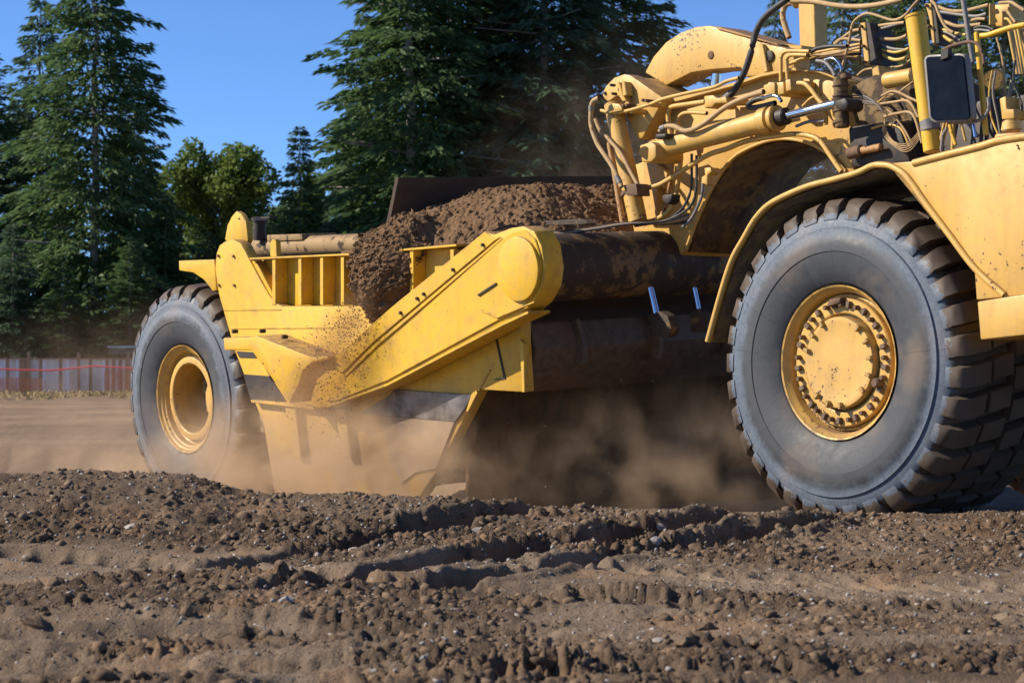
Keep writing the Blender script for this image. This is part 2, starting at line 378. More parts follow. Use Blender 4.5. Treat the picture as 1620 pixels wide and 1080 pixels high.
# ------------------------------------------------------------------ trees, fence
def conifer_mesh(seed, H, Rmax, droop, dens=1.0, gap=.0, spray=1.0):
    r = np.random.default_rng(seed); Q = []
    nlev = int(H*2.2)
    for L in range(nlev):
        t = (L+r.random())/nlev
        h = H*(.03+.96*t); reach = Rmax*((1-t)**.68+.02)*(1.0 if t > .12 else .6+3.3*t)
        nb = 7 if t < .75 else 5; a0 = r.random()*6.28
        for b in range(nb):
            if r.random() < gap: continue
            a = a0+b*6.283/nb+r.normal()*.3
            lobe = .62+.75*vnoise(np.array([a*1.1+20]), np.array([h*.42]), seed)[0]          # big uneven masses
            ln = reach*lobe*(.6+.5*r.random()); ns = max(8, int(ln*21*dens)); up = .42*(t-.4)+r.normal()*.08
            f = (np.arange(ns)+r.random(ns))/ns; f = .12+.88*f**.8; m = len(f)
            pr = ln*f; pz = h+up*pr-droop*ln*f*f*.42+droop*ln*.30*np.clip(f-.55, 0, 1)**1.3
            wid = (.95*(1-f*.8)*min(1, ln/2.4)+.08); side = r.normal(size=m)*wid*.7
            ang = a+np.sign(side)*(.8-.4*f)+r.normal(size=m)*.35
            bx = pr*math.cos(a)-side*math.sin(a); by = pr*math.sin(a)+side*math.cos(a); bz = pz-np.abs(side)*.3+r.normal(size=m)*.09
            sl = (.30+.36*r.random(m))*spray; sw = (.06+.055*r.random(m))*spray; tw = r.normal(size=m)*.8
            dx, dy, dz = np.cos(ang)*sl, np.sin(ang)*sl, -sl*(.1+.75*r.random(m)*droop)
            nx_, ny_, nz_ = -np.sin(ang)*sw*np.cos(tw), np.cos(ang)*sw*np.cos(tw), sw*np.sin(tw)
            mx, my, mz = bx+dx*.45, by+dy*.45, bz+dz*.3
            Q.append(np.stack([np.stack([bx-dx*.1, by-dy*.1, bz], -1), np.stack([mx+nx_, my+ny_, mz+nz_], -1), np.stack([bx+dx, by+dy, bz+dz], -1), np.stack([mx-nx_, my-ny_, mz-nz_], -1)], 1))
    Q = np.concatenate(Q); n = len(Q)
    return from_np('crown', Q.reshape(-1, 3), np.arange(n*4).reshape(n, 4))
def tube_np(pts, rads, k=8):
    pts = np.array(pts, float); V = []
    for i, p in enumerate(pts):
        tn = pts[min(i+1, len(pts)-1)]-pts[max(i-1, 0)]; tn /= np.linalg.norm(tn)+1e-9
        a = np.cross(tn, [0, 0, 1.0] if abs(tn[2]) < .95 else [0, 1.0, 0]); a /= np.linalg.norm(a); b = np.cross(tn, a)
        for j in range(k):
            an = j*2*math.pi/k; V.append(p+rads[i]*(math.cos(an)*a+math.sin(an)*b))
    F = [[i*k+j, (i+1)*k+j, (i+1)*k+(j+1) % k, i*k+(j+1) % k] for i in range(len(pts)-1) for j in range(k)]
    return np.array(V), np.array(F)
def trunk_mesh(seed, H, r0, limbs=0):
    r = random.Random(seed); n = 14
    pts = [(r.uniform(-.06, .06)*i/4, r.uniform(-.06, .06)*i/4, -0.6+(H+.4)*i/(n-1)) for i in range(n)]
    V, F = tube_np(pts, [r0*(1-.94*i/(n-1))*(1.25 if i == 0 else 1) for i in range(n)]); Vs = [V]; Fs = [F]; off = len(V)
    for k in range(limbs):
        t = r.uniform(.15, .9) if limbs > 12 else r.uniform(.35, .8); z = H*t; a = r.uniform(0, 6.28); ln = (1-t)*H*.22+.5 if limbs > 12 else H*.3
        up = .05 if limbs > 12 else .8
        V, F = tube_np([(0, 0, z), (math.cos(a)*ln*.5, math.sin(a)*ln*.5, z+up*ln*.4), (math.cos(a)*ln, math.sin(a)*ln, z+up*ln*.9)], [r0*(1-t)*.35+.02, r0*(1-t)*.2+.015, .01], 5)
        Vs.append(V); Fs.append(F+off); off += len(V)
    return from_np('trunk', np.concatenate(Vs), np.concatenate(Fs))
def leaf_blob_mesh(seed, clumps, n, leaf):
    """clumps: list of (x,y,z,rx,rz)"""
    r = np.random.default_rng(seed); Q = []
    w = np.array([c[3]**2*c[4] for c in clumps]); w /= w.sum(); pick = r.choice(len(clumps), n, p=w)
    for k in pick:
        cx, cy, cz, rx, rz = clumps[k]
        dv = r.normal(size=3); dv /= np.linalg.norm(dv); rad = (.55+.5*r.random())*(.8+.4*vnoise(np.array([dv[0]*3+k]), np.array([dv[2]*3+dv[1]*2]), seed)[0])
        c = np.array([cx, cy, cz])+dv*rad*np.array([rx, rx, rz])
        a = r.normal(size=3); a /= np.linalg.norm(a); b = np.cross(a, r.normal(size=3)); b /= np.linalg.norm(b); s = leaf*(.6+.8*r.random())
        Q.append((c-a*s, c+b*s*.6, c+a*s, c-b*s*.6))
    Q = np.array(Q); return from_np('crown', Q.reshape(-1, 3), np.arange(n*4).reshape(n, 4))
FIR = [(conifer_mesh(1, 30, 6.6, .8, 1.0, .04), trunk_mesh(1, 30, .36, 30), 30), (conifer_mesh(2, 30, 7.4, .65, 1.0), trunk_mesh(2, 30, .42, 30), 30), (conifer_mesh(3, 30, 6.2, 1.0, 1.0, .10), trunk_mesh(3, 30, .34, 30), 30)]
for c_, t_, h_ in FIR: t_.materials.append(M['bark'])
FIR[0][0].materials.append(M['fir_needles']); FIR[1][0].materials.append(M['fir_needles']); FIR[2][0].materials.append(M['fir_needles_blue'])
def wx(pxx, y): return (pxx-810)/FPX*y
def fir(pxx, y, ht, kind, label, wide=1.0, rot=0.0):
    c_, t_, h_ = FIR[kind]; x = wx(pxx, y); r = empty('fir_tree', (x, y, 0.0)); k = ht/h_
    tag(r, label, 'tree', 'young firs under the tall ones' if 'young' in label else 'tall firs behind the site')
    for nm, me in (('trunk', t_), ('crown', c_)):
        o = link(nm, me, None, r); o.scale = (k*wide, k*wide, k); o.rotation_euler = (0, 0, rot)
    return r
FIRS = [(150, 115, 27, 0, .95, .3, 'tall dark fir with a pale bare trunk line beside the open sky'), (-40, 122, 21, 1, 1.1, 1.2, 'broad fir standing at the far end of the fence'), (62, 126, 22.5, 2, 1.1, 2.0, 'shaded fir growing behind the pale-trunked fir'), (212, 120, 18, 1, .8, 3.7, 'lower dark fir leaning out towards the leafy trees'),
        (474, 117, 14.2, 0, .95, 4.0, 'short pointed fir standing beside the leafy trees'), (650, 118, 33, 1, .95, 2.6, 'huge fir with spreading branches above the soil heap'), (572, 128, 22, 2, .75, 1.0, 'slim fir tucked behind the huge spreading fir'), (715, 124, 33, 0, 1.2, 5.1, 'dense dark fir rising straight behind the loaded bowl'),
        (800, 134, 31, 1, 1.0, .2, 'dark fir half hidden between its taller neighbours'), (862, 120, 32, 2, 1.25, 3.3, 'drooping fir in the dust behind the heaped soil'), (968, 126, 30, 1, 1.05, .9, 'fir with upturned tips next to the gap of sky'), (1040, 140, 23.5, 0, .9, 2.2, 'small dark fir showing behind the hydraulic lever'), (1228, 130, 23.5, 2, .62, 4.4, 'narrow fir across the gap of sky from the big ones'),
        (1335, 122, 25, 1, .85, 5.5, 'fir behind the bundled hoses of the machine'), (1450, 130, 30, 0, 1.0, 1.7, 'dark fir behind the upright yellow pipe'), (1590, 120, 29, 1, 1.1, 3.0, 'fir behind the handrail of the tractor'), (1400, 142, 27, 2, 1.1, .5, 'bluish fir farther back behind the hose brackets')]
YOUNG = [(20, 110, 8.5, 2), (100, 109.5, 6.5, 0), (205, 110, 7.5, 1), (262, 114, 9.5, 0), (330, 124, 9, 2), (425, 122, 9.5, 1), (520, 115, 9, 2), (620, 112, 8, 0), (730, 112, 9, 1), (850, 112, 9, 2), (960, 112, 8, 0), (1090, 114, 8, 1)]
for k_, (a_, b_, c_, d_) in enumerate(YOUNG): FIRS.append((a_, b_, c_, d_, 1.5, k_*.9, 'young bushy fir filling the gap under the tall firs'))
for a in FIRS: fir(*a[:4], a[6], a[4], a[5])
SHRUB = {}
def broad(pxx, y, ht, wdt, seed, label, mat='broad_leaves', n=15000, leaf=.17, name='leafy_tree', cat='tree', group='leafy trees behind the site'):
    rr = random.Random(seed); x = wx(pxx, y); r = empty(name, (x, y, 0)); tag(r, label, cat, group)
    cl = []
    for k in range(16):
        a = rr.uniform(0, 6.28); q = rr.random()**.6; z = ht*rr.uniform(.3, .9); lim = wdt*(1-abs(z/ht-.5)*1.1)
        cl.append((math.cos(a)*q*lim, math.sin(a)*q*lim, z, wdt*rr.uniform(.22, .4), ht*rr.uniform(.07, .13)))
    link('trunk', trunk_mesh(seed, ht*.75, ht*.02, 7), 'bark', r)
    key = (seed % 4, ht > 10, mat)
    if name == 'shrub':
        if key not in SHRUB: SHRUB[key] = leaf_blob_mesh(seed, cl, n, leaf)
        link('crown', SHRUB[key], mat, r)
    else: link('crown', leaf_blob_mesh(seed, cl, n, leaf), mat, r)
broad(318, 156, 17.4, 4.2, 5, 'yellow-green leafy tree beside the pale-trunked fir'); broad(402, 156, 17.6, 4.6, 6, 'sunlit leafy tree beside the short pointed fir'); broad(268, 160, 14.5, 3.6, 12, 'leafy tree half hidden behind the pale-trunked fir', 'shrub_leaves'); broad(455, 160, 16.5, 4.6, 9, 'green leafy tree behind the short pointed fir'); broad(362, 166, 16.0, 5.5, 8, 'darker leafy tree filling the gap between the firs', 'shrub_leaves')
k = 0
for pxx, y, ht, wdt in ((-30, 112, 5.0, 3.5), (60, 114, 4.2, 3.4), (170, 111, 3.6, 2.6), (265, 113, 5.5, 3.4), (350, 118, 7.0, 3.8), (450, 120, 7.5, 4), (560, 114, 6.5, 4), (660, 112, 6, 4), (780, 114, 6.5, 4), (900, 112, 6, 4), (1010, 114, 6, 4), (1130, 116, 6, 4), (1260, 114, 7, 4.5), (1400, 114, 7, 4.5), (1540, 114, 7, 4.5)):
    k += 1; broad(pxx, y, ht, wdt, 50+k, 'dark shrub growing under the firs behind the fence', 'shrub_leaves', 5200, .15, 'shrub', 'shrub', 'shrubs under the firs')
# fence: bays of boards between posts, orange netting and red tape in front
FY = 106.0; post_me = None
fr = empty('wooden_fence', (wx(-150, FY), FY, 0)); tag(fr, 'weathered plank fence with posts at the foot of the firs', 'fence')
xx0 = wx(-190, FY); bay = 2.35; rr = random.Random(3)
for b in range(8):
    xb = xx0+b*bay; zb = gz(xb, FY)
    bm = bmesh.new(); bmesh.ops.create_cube(bm, size=1, matrix=Matrix.Translation((xb-fr.location.x, -.06, zb+.95)) @ Matrix.Diagonal((.14, .14, 2.2, 1))); link('post', from_bm(bm, 'post'), 'post_wood', fr)
    for q in range(15):
        bm = bmesh.new(); w_ = bay/15; hh = 1.72+rr.uniform(-.03, .03)
        bmesh.ops.create_cube(bm, size=1, matrix=Matrix.Translation((xb-fr.location.x+(q+.5)*w_, rr.uniform(-.006, .006), zb+.02+hh/2)) @ Matrix.Diagonal((w_*.93, .025, hh, 1)))
        o = link('board', from_bm(bm, 'board'), ('wood_fence' if rr.random() < .55 else 'post_wood' if rr.random() < .5 else 'white_siding'), fr)
    bm = bmesh.new(); bmesh.ops.create_cube(bm, size=1, matrix=Matrix.Translation((xb-fr.location.x+bay/2, -.05, zb+1.74)) @ Matrix.Diagonal((bay, .12, .06, 1))); link('rail', from_bm(bm, 'rail'), 'post_wood', fr)
def strip_net(name, xa, xb, y, z0, z1, label, cat):
    n = int((xb-xa)/.12); bm = bmesh.new()
    def bar(a, b, t=.03):
        m = (Vector(a)+Vector(b))/2; dd = Vector(b)-Vector(a); bmesh.ops.create_cube(bm, size=1, matrix=Matrix.Translation(m) @ dd.to_track_quat('X', 'Z').to_matrix().to_4x4() @ Matrix.Diagonal((dd.length, t, t, 1)))
    for k in range(n): x = xa+k*.12; zz = gz(x, y); bar((x, y, zz+z0), (x, y, zz+z1+.05*math.sin(k*.3)))
    for j in range(8):
        z = z0+(z1-z0)*j/7
        for k in range(0, n-6, 6): xq = xa+k*.12; bar((xq, y, gz(xq, y)+z), (xq+.72, y, gz(xq+.72, y)+z))
    tag(link(name, from_bm(bm, name), 'orange_net'), label, cat)
strip_net('safety_netting', wx(165, 104), wx(222, 104), 104.0, .05, 1.15, 'orange safety netting strung before the plank fence', 'netting')
strip_net('safety_netting', wx(-80, 104.5), wx(75, 104.5), 104.5, .1, .8, 'low run of orange netting under the red tape', 'netting')
V, F = tube_np([(wx(-90, 103), 103, 1.35), (wx(20, 103), 103, 1.22), (wx(80, 103), 103, 1.18), (wx(150, 103), 103, 1.38), (wx(215, 103), 103, 1.28)], [.045]*5, 6); tag(link('barrier_tape', from_np('barrier_tape', V, F), 'red_tape'), 'red barrier tape sagging along the plank fence', 'tape')
sh = empty('site_cabin', (wx(206, 110), 110, gz(wx(206, 110), 110))); tag(sh, 'small grey cabin roof showing above the fence beside the rear wheel', 'cabin')
for nm, sz, zz, mt in (('wall', (1.6, 1.6, 2.0), 1.0, 'dark_steel'), ('roof', (1.9, 1.9, .12), 2.32, 'white_siding'), ('eave', (1.8, 1.8, .3), 2.1, 'grey_hose')):
    bm = bmesh.new(); bmesh.ops.create_cube(bm, size=1, matrix=Matrix.Translation((0, 0, zz)) @ Matrix.Diagonal((*sz, 1))); link(nm, from_bm(bm, nm), mt, sh)
# dry weeds on the bank before the fence
r = np.random.default_rng(5); Q = []
for k in range(9000):
    px_ = r.uniform(-60, 340); y = r.uniform(78, 104); x = wx(px_, y); dens = vnoise(np.array([x*.8]), np.array([y*.5]), 4)[0]
    if dens < .45: continue
    h = .06+.28*r.random()*dens; a = r.uniform(0, 6.28); z = 0; lean = r.normal(size=2)*.15; w_ = .03
    Q.append(((x-w_*math.cos(a), y-w_*math.sin(a), z), (x+w_*math.cos(a), y+w_*math.sin(a), z), (x+lean[0]+.01, y+lean[1], h), (x+lean[0]-.01, y+lean[1], h)))
Q = np.array(Q); Q[:, :, 2] += ground_z(Q[:, 0, 0], Q[:, 0, 1])[:, None]-.03
tag(link('dry_weeds', from_np('dry_weeds', Q.reshape(-1, 3), np.arange(len(Q)*4).reshape(-1, 4)), 'dry_grass'), 'dry brown weeds on the bank before the fence', 'weeds', kind='stuff')
# ---- measured parts of the machine: metres along the machine, inwards, up
PARTS=[
('plate','bowl_side','S',-0.05,0.06,[(-7.487,2.047),(-7.428,2.117),(-7.319,2.152),(-7.184,2.157),(-7.069,2.116),(-7.021,2.067),(-6.937,1.961),(-6.78,1.783),(-6.65,1.639),(-6.543,1.566),(-6.433,1.537),(-5.463,1.516),(-4.116,1.493),(-3.386,1.534),(-3.142,1.382),(-3.156,1.198),(-3.147,0.801),(-3.703,0.817),(-4.308,0.15),(-4.585,-0.087),(-6.679,-0.301),(-6.843,0.486),(-7.255,1.14),(-7.327,1.306),(-7.487,1.678),(-7.526,1.904)],'yellow_paint',0.008,None),
('plate','rear_bracket','S',-0.045,0.35,[(-8.172,2.007),(-7.54,1.993),(-7.532,1.711),(-7.6,1.705),(-7.743,1.815),(-7.924,1.886),(-8.175,1.915)],'yellow_paint',0.008,None),
('plate','lifting_ear','S',0.14,0.2,[(-7.639,2.175),(-7.581,2.305),(-7.497,2.382),(-7.417,2.425),(-7.344,2.397),(-7.262,2.321),(-7.243,2.152),(-7.322,2.075),(-7.465,2.09)],'yellow_paint',0.008,None),
('bolt','rivet','S',(-7.447,-0.05,2.022),0.015,0.02,'yellow_paint',None),
('bolt','rivet','S',(-7.19,-0.05,2.008),0.015,0.02,'yellow_paint',None),
('bolt','rivet','S',(-7.461,-0.05,1.754),0.015,0.02,'yellow_paint',None),
('bolt','rivet','S',(-7.203,-0.05,1.745),0.015,0.02,'yellow_paint',None),
('bolt','rivet','S',(-7.37,0.14,2.354),0.009,0.01,'dark_steel',None),
('plate','rib_backing','S',0.07,0.11,[(-7.131,1.964),(-5.478,1.951),(-4.054,1.941),(-4.06,1.446),(-6.796,1.52)],'yellow_paint',0.008,None),
('plate','top_flange','S',-0.07,0.12,[(-6.904,1.982),(-5.306,1.954),(-3.87,1.966),(-3.872,1.947),(-5.307,1.936),(-6.905,1.964)],'yellow_paint',0.004,None),
('plate','rib','S',-0.055,0.07,[(-6.554,1.974),(-6.5,1.973),(-6.54,1.549),(-6.594,1.553)],'yellow_paint',0.003,None),
('plate','rib','S',-0.055,0.07,[(-6.143,1.957),(-6.091,1.956),(-6.129,1.539),(-6.181,1.543)],'yellow_paint',0.003,None),
('plate','rib','S',-0.055,0.07,[(-5.808,1.943),(-5.757,1.942),(-5.794,1.531),(-5.845,1.535)],'yellow_paint',0.003,None),
('plate','rib','S',-0.055,0.07,[(-5.498,1.93),(-5.448,1.93),(-5.484,1.523),(-5.533,1.527)],'yellow_paint',0.003,None),
('plate','rib','S',-0.055,0.07,[(-5.042,1.972),(-4.988,1.97),(-5.028,1.505),(-5.082,1.507)],'yellow_paint',0.003,None),
('plate','rib','S',-0.055,0.07,[(-4.775,1.961),(-4.722,1.958),(-4.761,1.499),(-4.814,1.5)],'yellow_paint',0.003,None),
('plate','rib','S',-0.055,0.07,[(-4.514,1.949),(-4.462,1.947),(-4.5,1.492),(-4.551,1.494)],'yellow_paint',0.003,None),
('plate','rib','S',-0.055,0.07,[(-3.975,1.926),(-3.926,1.924),(-3.961,1.479),(-4.011,1.481)],'yellow_paint',0.003,None),
('plate','diagonal_brace','S',-0.03,0.07,[(-6.952,1.953),(-6.868,1.95),(-6.609,1.652),(-6.635,1.591),(-6.71,1.639)],'yellow_paint',0.004,None),
('plate','lug','S',0.0,0.05,[(-6.673,1.98),(-6.66,2.112),(-6.63,2.134),(-6.582,2.128),(-6.564,2.103),(-6.565,1.976)],'yellow_paint',0.004,None),
('cyl','ejector_tube','S',(-8.613,1.0,2.116),(-6.236,1.0,2.058),0.097,0.097,'dusty_paint',None),
('plate','tube_saddle','S',0.9,1.3,[(-8.099,2.225),(-7.493,2.204),(-7.499,2.146),(-8.104,2.163)],'dusty_paint',0.008,None),
('cyl','exhaust_stub','S',(-8.237,0.9,2.181),(-8.21,0.9,2.366),0.064,0.064,'dark_steel',None),
('cyl','exhaust_cap','S',(-8.219,0.9,2.363),(-8.211,0.9,2.388),0.082,0.082,'dark_steel',None),
('plate','cap_flap','S',0.85,0.95,[(-8.13,2.38),(-8.122,2.398),(-7.958,2.395),(-7.961,2.374)],'dark_steel',0.003,None),
('plate','seam_strip','S',-0.056,-0.048,[(-7.407,1.53),(-6.455,1.511),(-6.455,1.504),(-7.408,1.522)],'yellow_paint',0.001,None),
('plate','seam_strip','S',-0.056,-0.048,[(-7.318,1.36),(-5.483,1.339),(-5.484,1.33),(-7.319,1.351)],'yellow_paint',0.001,None),
('plate','pivot_bracket','S',-0.36,-0.05,[(-6.947,1.284),(-6.462,1.287),(-6.396,1.294),(-5.577,1.105),(-5.329,1.11),(-5.32,1.082),(-5.551,1.057),(-5.705,0.989),(-5.778,0.869),(-5.936,0.709),(-6.484,1.165),(-6.941,1.172)],'yellow_paint',0.02,None),
('bolt','bolt','S',(-6.965,-0.2,1.332),0.019,0.05,'dark_steel',None),
('bolt','bolt','S',(-6.51,-0.2,1.328),0.019,0.05,'dark_steel',None),
('bolt','bolt','S',(-6.162,-0.2,1.273),0.019,0.05,'dark_steel',None),
('bolt','bolt','S',(-5.657,-0.2,1.152),0.018,0.05,'dark_steel',None),
('plate','recess_shade_plate','S',-0.058,-0.045,[(-7.224,1.149),(-6.952,1.138),(-6.89,1.086),(-7.178,1.092)],'dark_steel',0.001,None),  # dark plates painting the shadowed recess below the pivot bracket
('plate','recess_shade_plate','S',-0.058,-0.045,[(-7.124,0.941),(-6.689,0.923),(-6.447,0.704),(-7.027,0.714)],'dark_steel',0.001,None),
('plate','lower_ledge','S',-0.12,-0.05,[(-6.929,0.715),(-6.162,0.685),(-5.698,0.646),(-5.701,0.62),(-6.197,0.654),(-6.921,0.69)],'yellow_paint',0.004,None),
('plate','gusset','S',-0.12,-0.05,[(-6.374,0.647),(-6.214,0.64),(-6.158,0.216),(-6.286,0.213)],'yellow_paint',0.006,None),
('plate','gusset','S',-0.12,-0.05,[(-5.606,0.655),(-5.456,0.649),(-5.402,0.238),(-5.522,0.234)],'yellow_paint',0.006,None),
('plate','draft_arm','S',-0.27,-0.08,[(-5.812,1.022),(-5.441,1.062),(-4.442,1.526),(-3.254,2.04),(-3.15,2.007),(-3.042,2.03),(-2.936,2.049),(-2.793,2.054),(-2.668,2.014),(-2.587,1.902),(-2.557,1.739),(-2.597,1.596),(-2.707,1.485),(-2.868,1.399),(-3.082,1.338),(-4.615,0.875),(-5.521,0.675),(-5.66,0.66),(-5.749,0.699),(-5.715,0.794),(-5.733,0.867),(-5.855,0.889),(-5.867,0.958)],'yellow_paint',0.012,None),
('plate','arm_face_plate','S',-0.285,-0.27,[(-3.028,1.968),(-2.88,2.022),(-2.751,2.023),(-2.642,1.953),(-2.592,1.838),(-2.584,1.709),(-2.63,1.589),(-2.739,1.495),(-2.899,1.425),(-3.114,1.361),(-4.592,0.9),(-5.329,0.73),(-5.495,0.728),(-5.443,0.797),(-5.194,0.916)],'yellow_paint',0.006,None),
('plate','arm_rail','S',-0.285,-0.27,[(-3.046,1.981),(-3.025,1.968),(-4.722,1.178),(-5.193,0.925),(-5.215,0.947),(-4.751,1.2)],'yellow_paint',0.003,None),
('plate','arm_top_strip','S',-0.29,-0.268,[(-3.229,2.034),(-3.114,1.972),(-3.047,1.989),(-4.774,1.204),(-5.228,0.959),(-5.413,1.053),(-4.415,1.523)],'yellow_paint',0.006,None),
('plate','pivot_disc','S',-0.315,-0.284,[(-2.587,1.738),(-2.593,1.792),(-2.611,1.844),(-2.64,1.891),(-2.679,1.929),(-2.725,1.958),(-2.777,1.976),(-2.831,1.983),(-2.885,1.976),(-2.937,1.958),(-2.983,1.929),(-3.022,1.891),(-3.051,1.844),(-3.069,1.792),(-3.076,1.738),(-3.069,1.684),(-3.051,1.632),(-3.022,1.586),(-2.983,1.547),(-2.937,1.518),(-2.885,1.5),(-2.831,1.494),(-2.777,1.5),(-2.725,1.518),(-2.679,1.547),(-2.64,1.586),(-2.611,1.632),(-2.593,1.684)],'yellow_paint',0.012,None),
('bolt','bolt','S',(-3.25,-0.29,1.937),0.015,0.02,'dark_steel',None),
('bolt','bolt','S',(-3.636,-0.29,1.762),0.016,0.02,'dark_steel',None),
('bolt','bolt','S',(-4.029,-0.29,1.585),0.016,0.02,'dark_steel',None),
('bolt','bolt','S',(-4.118,-0.29,1.552),0.016,0.02,'dark_steel',None),
('bolt','bolt','S',(-4.35,-0.29,1.444),0.016,0.02,'dark_steel',None),
('plate','arm_weld_bar','S',-0.297,-0.284,[(-3.346,1.563),(-3.117,1.646),(-3.11,1.634),(-3.339,1.549)],'dark_steel',0.001,None),
('plate','arm_weld_bar','S',-0.297,-0.284,[(-3.306,1.448),(-3.123,1.391),(-2.674,1.494),(-2.669,1.482),(-3.124,1.376),(-3.313,1.435)],'yellow_paint',0.002,None),
('plate','arm_lower_flange','S',-0.3,-0.08,[(-2.752,1.423),(-3.044,1.343),(-4.573,0.882),(-5.477,0.685),(-5.478,0.668),(-4.574,0.859),(-3.046,1.32),(-2.738,1.403)],'yellow_paint',0.003,None),
('plate','wear_plate','S',-0.075,-0.05,[(-5.311,0.609),(-4.921,0.748),(-4.791,0.818),(-4.574,0.807),(-3.769,0.777),(-3.828,0.693),(-3.998,0.561)],'worn_steel',0.004,None),
('plate','side_cutter','S',-0.068,-0.05,[(-5.051,0.6),(-4.007,0.56),(-4.286,0.177),(-4.574,0.134),(-4.777,0.036),(-4.925,0.225)],'dusty_steel',0.004,None),
('plate','front_lip','S',-0.09,-0.05,[(-3.75,0.782),(-3.687,0.815),(-3.667,0.792),(-3.806,0.639),(-3.828,0.648)],'yellow_paint',0.003,None),
('plate','front_lip','S',-0.09,-0.05,[(-3.117,1.208),(-3.067,1.169),(-3.084,0.802),(-3.116,0.802)],'yellow_paint',0.003,None),
('plate','weld_line','S',-0.058,-0.05,[(-3.465,1.251),(-3.44,1.25),(-3.349,0.901),(-3.485,0.891),(-3.49,0.899),(-3.373,0.91)],'dark_steel',0.001,None),
('plate','weld_line','S',-0.058,-0.05,[(-3.717,0.808),(-3.545,0.975),(-3.53,0.97),(-3.697,0.801)],'yellow_paint',0.001,None),
('plate','ejector','S',0.5,3.2,[(-5.42,2.59),(-5.37,2.59),(-5.58,2.1),(-5.67,1.2),(-5.44,0.15),(-5.5,0.15),(-5.74,1.2),(-5.64,2.1)],'bare_steel',0.004,None),
('plate','bowl_side_far','S',3.22,3.32,[(-7.1,1.95),(-5.4,1.97),(-3.05,1.6),(-2.9,0.4),(-3.1,-0.7),(-6.2,-0.7),(-6.9,0.9)],'bare_steel',0.008,None),
('plate','bowl_floor','S',0.06,3.22,[(-6.2,-0.45),(-3.9,-0.45),(-3.75,-0.52),(-6.2,-0.52)],'bare_steel',0.008,None),
('plate','apron','S',0.08,3.2,[(-3.2,0.95),(-3.12,1.12),(-3.2,1.32),(-3.5,1.45),(-3.6,1.4),(-3.36,1.2),(-3.34,1.0),(-3.5,0.82),(-3.4,0.78)],'dirty_steel',0.01,None),
('plate','apron_stiffener','S',0.5,0.55,[(-3.08,0.98),(-3.05,1.12),(-3.14,1.34),(-3.3,1.3),(-3.3,0.95)],'dirty_steel',0.004,None),
('plate','apron_stiffener','S',1.3,1.35,[(-3.08,0.98),(-3.05,1.12),(-3.14,1.34),(-3.3,1.3),(-3.3,0.95)],'dirty_steel',0.004,None),
('plate','apron_stiffener','S',2.1,2.15,[(-3.08,0.98),(-3.05,1.12),(-3.14,1.34),(-3.3,1.3),(-3.3,0.95)],'dirty_steel',0.004,None),
('plate','apron_stiffener','S',2.9,2.9499999999999997,[(-3.08,0.98),(-3.05,1.12),(-3.14,1.34),(-3.3,1.3),(-3.3,0.95)],'dirty_steel',0.004,None),
('plate','apron_back','S',0.08,3.2,[(-3.5,1.35),(-3.5,1.75),(-3.56,1.75),(-3.56,1.35)],'bare_steel',0.008,None),
('plate','rear_crossbeam','S',0.1,3.2,[(-7.15,0.4),(-6.7,0.4),(-6.7,1.0),(-7.15,1.0)],'dusty_paint',0.02,None),
('plate','push_frame','S',1.2,2.2,[(-10.2,0.5),(-6.9,0.5),(-6.9,1.1),(-9.0,1.3),(-10.2,0.95)],'dusty_paint',0.02,None),
('plate','rear_axle','S',0.3,3.1,[(-8.45,0.55),(-8.1,0.55),(-8.1,0.88),(-8.45,0.88)],'dusty_paint',0.03,None),
('cyl','draft_tube','S',(-3.106,-0.08,1.741),(-3.106,3.4,1.741),0.262,0.262,'mud_paint',None),
('plate','draft_arm_far','S',3.4,3.6,[(-5.856397324214232,0.62),(-5.706397324214231,0.45),(-3.0063973242142317,1.4710080463699173),(-2.846397324214232,1.7410080463699174),(-3.0063973242142317,2.011008046369917),(-3.2563973242142317,1.9910080463699174)],'yellow_paint',0.012,None),
('cyl','apron_cylinder_rod','S',(-2.538,0.75,1.552),(-2.48,0.75,1.347),0.029,0.029,'chrome',None),
('plate','apron_lug','S',0.7,0.8,[(-2.483,1.349),(-2.396,1.372),(-2.3,1.331),(-2.265,1.235),(-2.318,1.169),(-2.452,1.18),(-2.489,1.263)],'mud_paint',0.01,None),
('cyl','apron_cylinder_rod','S',(-2.574,1.25,1.535),(-2.535,1.25,1.361),0.022,0.022,'chrome',None),
('plate','apron_lug','S',1.2,1.28,[(-2.576,1.339),(-2.503,1.372),(-2.435,1.336),(-2.444,1.189),(-2.586,1.191)],'mud_paint',0.01,None),
('plate','gooseneck','T',1.27,2.13,[(-3.424,2.167),(-3.424,2.63),(-3.196,2.674),(-3.061,3.13),(-2.209,3.175),(-1.963,3.213),(-1.631,3.221),(-1.372,3.175),(-1.182,3.104),(-1.045,2.743),(-1.002,2.393),(-1.076,2.398),(-1.138,2.454),(-1.328,2.594),(-1.52,2.671),(-1.75,2.704),(-1.984,2.684),(-2.257,2.603),(-2.467,2.422),(-2.645,2.185),(-2.789,1.918),(-2.972,1.8),(-3.347,1.814)],'tan_paint',0.015,None),
('sheet','arch_shade_sheet','T',1.275,2.125,[(-1.093,2.391),(-1.156,2.442),(-1.345,2.582),(-1.538,2.658),(-1.768,2.691),(-1.968,2.669),(-2.242,2.588),(-2.451,2.406),(-2.629,2.17),(-2.773,1.902)],'grime_shade_paint'),  # added dark sheet: arch shade painted in, along with mud splatter
('hose','arch_lip','T',[(-1.07,1.25,2.411),(-1.195,1.25,2.522),(-1.334,1.25,2.607),(-1.514,1.25,2.674),(-1.73,1.25,2.706),(-1.964,1.25,2.686),(-2.237,1.25,2.601),(-2.44,1.25,2.419),(-2.617,1.25,2.183),(-2.761,1.25,1.926)],0.015,'tan_paint',None),
